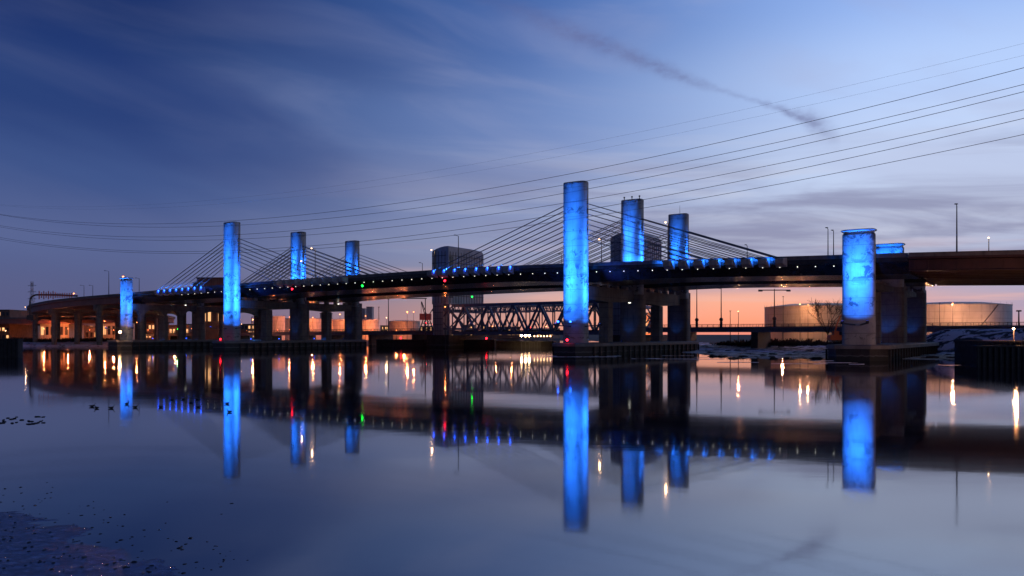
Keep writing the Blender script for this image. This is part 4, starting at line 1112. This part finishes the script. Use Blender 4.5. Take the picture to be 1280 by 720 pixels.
for x in range(1150, 1280, 5): q = pix(x, 424, 262); sp.append((q.x, 255+20*hsh(x, 4), 1.7, 5, 1.0+1.0*hsh(x, 2), 18))
scrub('bank_scrub', 'dark winter scrub on the right bank behind the mud', sp)
# rocks on the right shore
def rock_mesh(seed, n=9, m=6):
    r = random.Random(seed); b = MB(); b.ball((0, 0, 0), 1.0, n, m)
    b.v = [tuple(Vector(v)*(.75+.5*r.random())) for v in b.v]; return b
rocks = [rock_mesh(k) for k in range(6)]
def place_rock(k, loc, s, rz, name, label, grp, mt='rock'):
    b = MB(); b.f = rocks[k % 6].f; c_, s_ = cos(rz), sin(rz)
    b.v = [(v[0]*s[0]*c_-v[1]*s[1]*s_+loc[0], v[0]*s[0]*s_+v[1]*s[1]*c_+loc[1], v[2]*s[2]+loc[2]) for v in rocks[k % 6].v]
    return tag(b.build(name, M[mt], smooth=True, origin=loc), label, 'rock', grp)
r = random.Random(21)
k = 0
while k < 60:
    x = r.uniform(880, 1225); y = r.uniform(431, 449)
    D = CAMZ*F/(y-HY); q = pix(x, y, D)
    if 1035 < x < 1150: continue
    s = r.uniform(.4, 1.3)
    place_rock(k, (q.x, D, max(0, h_right(q.x, D))), (s*1.6, s, s*.4), r.uniform(0, 3), 'shore_rock', 'dark rock on the snow patched mud of the right shore', 'dark rocks on the right shore'); k += 1
r = random.Random(22)
k = 0
while k < 200:
    u_ = r.random(); x = u_**1.5*330-20; y = 590+r.random()**.6*128
    if x > 60+(y-600)*2.6 and r.random() > .08: continue
    D = CAMZ*F/(y-HY); q = pix(x, y, D); s = r.uniform(.012, .038)*(1.7 if r.random() < .12 else 1)
    place_rock(k, (q.x, D, max(.0, h_mud(q.x, D))), (s*1.7, s*1.2, s*.5), r.uniform(0, 3), 'mud_stone', 'small dark stone or clod on the wet mud in the lower left corner', 'small stones on the near mud'); k += 1
for k in range(26):
    x = r.uniform(0, 55); y = r.uniform(521, 531); D = CAMZ*F/(y-HY); q = pix(x, y, D); s = r.uniform(.04, .12)
    place_rock(k, (q.x, D, .02), (s*1.9, s, s*.45), r.uniform(0, 3), 'spit_stone', 'small dark stone on the mud spit at the left edge', 'small stones on the left mud spit')
# thin ice sheets drifting off the right shore
ice = MB(); r = random.Random(30)
for k in range(46):
    x = r.uniform(700, 1280); y = r.uniform(440, 457) if x > 880 else r.uniform(443, 449)
    if 1040 < x < 1150 and y < 452: continue
    D = CAMZ*F/(y-HY); q = pix(x, y, D); L = r.uniform(1.5, 7); w = r.uniform(.3, 1.3); n = 12
    top = [Vector((q.x+cos(2*pi*i/n)*L*r.uniform(.7, 1), D+sin(2*pi*i/n)*w*r.uniform(.6, 1), .05)) for i in range(n)]
    ice.loft([[v-Z*.1 for v in top], top])
tag(ice.build('drift_ice', M['snow']), 'thin pale sheets of ice drifting off the right shore', kind='stuff')

# ------------------------------------------------------------------ water birds
def bird(x, y, rz, label, neck=False, s=1.0):
    D = CAMZ*F/(y-HY); q = pix(x, y, D); base = Vector((q.x, D, 0)); c_, n_ = cos(rz), sin(rz)
    fwd = Vector((c_, n_, 0)); sd = Vector((-n_, c_, 0))
    t = thing('duck', base, label, 'bird', 'ducks floating off the left shore')
    # one continuous body: tail, back, breast, neck, head
    sec = [(-.34, .14, .015, .02), (-.26, .12, .06, .05), (-.12, .10, .13, .10), (.04, .09, .15, .12), (.17, .11, .12, .11), (.24, .17, .07, .09), (.26, .25, .045, .05), (.27, .31, .045, .045), (.30, .35, .055, .05), (.35, .355, .045, .04), (.385, .345, .02, .02)]
    if neck: sec = [(a, z if i < 6 else z+.12, w, h) for i, (a, z, w, h) in enumerate(sec)]
    rings = []
    for a, z, w, h in sec:
        rings.append([base+(fwd*a+sd*cos(2*pi*k/10)*w+Z*(z+sin(2*pi*k/10)*h*.9))*s*1.25 for k in range(10)])
    MB().loft(rings).build('body', M['feather'], t, smooth=True)
    bz = .345+(.12 if neck else 0)
    MB().loft([[base+(fwd*.38+sd*cos(2*pi*k/6)*.018+Z*(bz+sin(2*pi*k/6)*.014))*s*1.25 for k in range(6)], [base+(fwd*.45+sd*cos(2*pi*k/6)*.016+Z*(bz-.015+sin(2*pi*k/6)*.005))*s*1.25 for k in range(6)]]).build('bill', M['bill'], t)
for a in ((115, 508.5, .4, 'leftmost duck floating off the left shore'), (121, 510.5, 2.8, 'duck just right of the leftmost duck'), (139, 510.5, 0.2, 'duck left of the short tower reflection'),
          (158.5, 505.5, 1.2, 'duck in the middle of the orange reflection'), (169, 509.5, .1, 'duck right of the orange reflection'),
          (201, 509.5, 3.0, 'duck below the left end of the blue reflections'), (215, 500, .3, 'small duck above the row of blue reflections'), (239, 503.5, .2, 'duck near the right end of the blue reflections'),
          (247, 499.5, 2.9, 'upper duck at the right end of the blue reflections'), (248, 509, .1, 'lower duck at the right end of the blue reflections'), (229, 499.5, .1, 'duck in the centre of the blue reflections'),
          (284, 505, .3, 'upright duck in the tall tower reflection', True), (287, 515.5, 2.9, 'duck below the upright one in the tall tower reflection')):
    bird(*a, **({'s': .62}))

# ------------------------------------------------------------------ power line
def pylon(base, label, h=68, arms=((60.5, 0), (55, 0), (66, 0)), along=Vector((.836, -.548, 0)), s=1.0):
    base = Vector(base); cr_ = Vector((-along.y, along.x, 0))
    t = thing('power_pylon', base, label, 'pylon', 'steel lattice power pylons')
    b = MB(); W0, W1 = 4.2*s, .8*s; n = 10
    def corner(i, sx, sy):
        f = i/n; w = W0+(W1-W0)*min(1, f*1.15); return base+along*sx*w+cr_*sy*w+Z*h*f
    for i in range(n):
        for sx, sy, tx, ty in ((-1, -1, 1, -1), (1, -1, 1, 1), (1, 1, -1, 1), (-1, 1, -1, -1)):
            b.beam(corner(i, sx, sy), corner(i+1, sx, sy), .22*s, .22*s); b.beam(corner(i, sx, sy), corner(i+1, tx, ty), .12*s, .12*s); b.beam(corner(i, tx, ty), corner(i+1, sx, sy), .12*s, .12*s)
            b.beam(corner(i+1, sx, sy), corner(i+1, tx, ty), .12*s, .12*s)
    b.build('lattice_mast', M['steel'], t)
    for z in arms:
        a = MB(); a.beam(base-cr_*5.6*s+Z*(z[0]+1.2), base+cr_*5.6*s+Z*(z[0]+1.2), .25*s, .25*s); a.beam(base-cr_*5.6*s+Z*(z[0]+1.2), base+Z*(z[0]+3.2*s), .15*s, .15*s); a.beam(base+cr_*5.6*s+Z*(z[0]+1.2), base+Z*(z[0]+3.2*s), .15*s, .15*s)
        a.build('crossarm', M['steel'], t)
    return t
PA = Vector((-262, 400, 0)); PB = Vector((200, 97, 0)); al = (PB-PA).normalized(); pn = Vector((-al.y, al.x, 0))
pylon((PA.x-2, PA.y+1.2, 1.5), 'lattice power pylon at the left edge of the photo', 71, ((65.0, 0), (59.5, 0), (53.6, 0)), al)
pylon((PB.x, PB.y, 0), 'lattice power pylon beyond the right edge of the photo', 80, ((73, 0), (68, 0), (63, 0)), al)
kx = 0
for lvl, (fn, ff, nm) in enumerate((((67.6, 78.2, 26.4), (66.8, 76.8, 25.4), 'top'), ((62.2, 73.7, 26.4), (60.7, 71.1, 24.6), 'middle'), ((56.5, 68.8, 26.6), (54.5, 65.5, 23.6), 'lowest'))):
    for sd, w in ((-5, 'near'), (5, 'far')):
        pts = []; zL, zR, S = fn if sd < 0 else ff
        for i in range(61):
            f = i/60; q = PA.lerp(PB, f)+pn*sd; q.z = zL*(1-f)+zR*f-4*S*f*(1-f); pts.append(q)
        b = MB().tube(pts, .06, 5)
        tag(b.build('power_line', M['cable']), '%s wire of the %s pair of power lines across the sky' % ({'near': 'upper', 'far': 'lower'}[w], nm), 'power line', 'power lines crossing the sky')
for sd, w in ((-4, 'upper'), (4, 'lower')):
    pts = []
    for i in range(61):
        f = i/60; q = PA.lerp(PB, f)+pn*sd; q.z = 71.4*(1-f)+78.2*f-4*19.95*f*(1-f); pts.append(q)
    tag(MB().tube(pts, .016, 4).build('power_line', M['steel']), '%s one of the two faint thin wires highest in the sky' % w, 'power line', 'power lines crossing the sky')
# small distant pylon left
pylon((pix(40, 418, 640).x, 640, 1.5), 'small distant power pylon behind the red gantry', 47, ((42.5, 0), (37.5, 0), (32, 0)), Vector((.3, .95, 0)), .8)
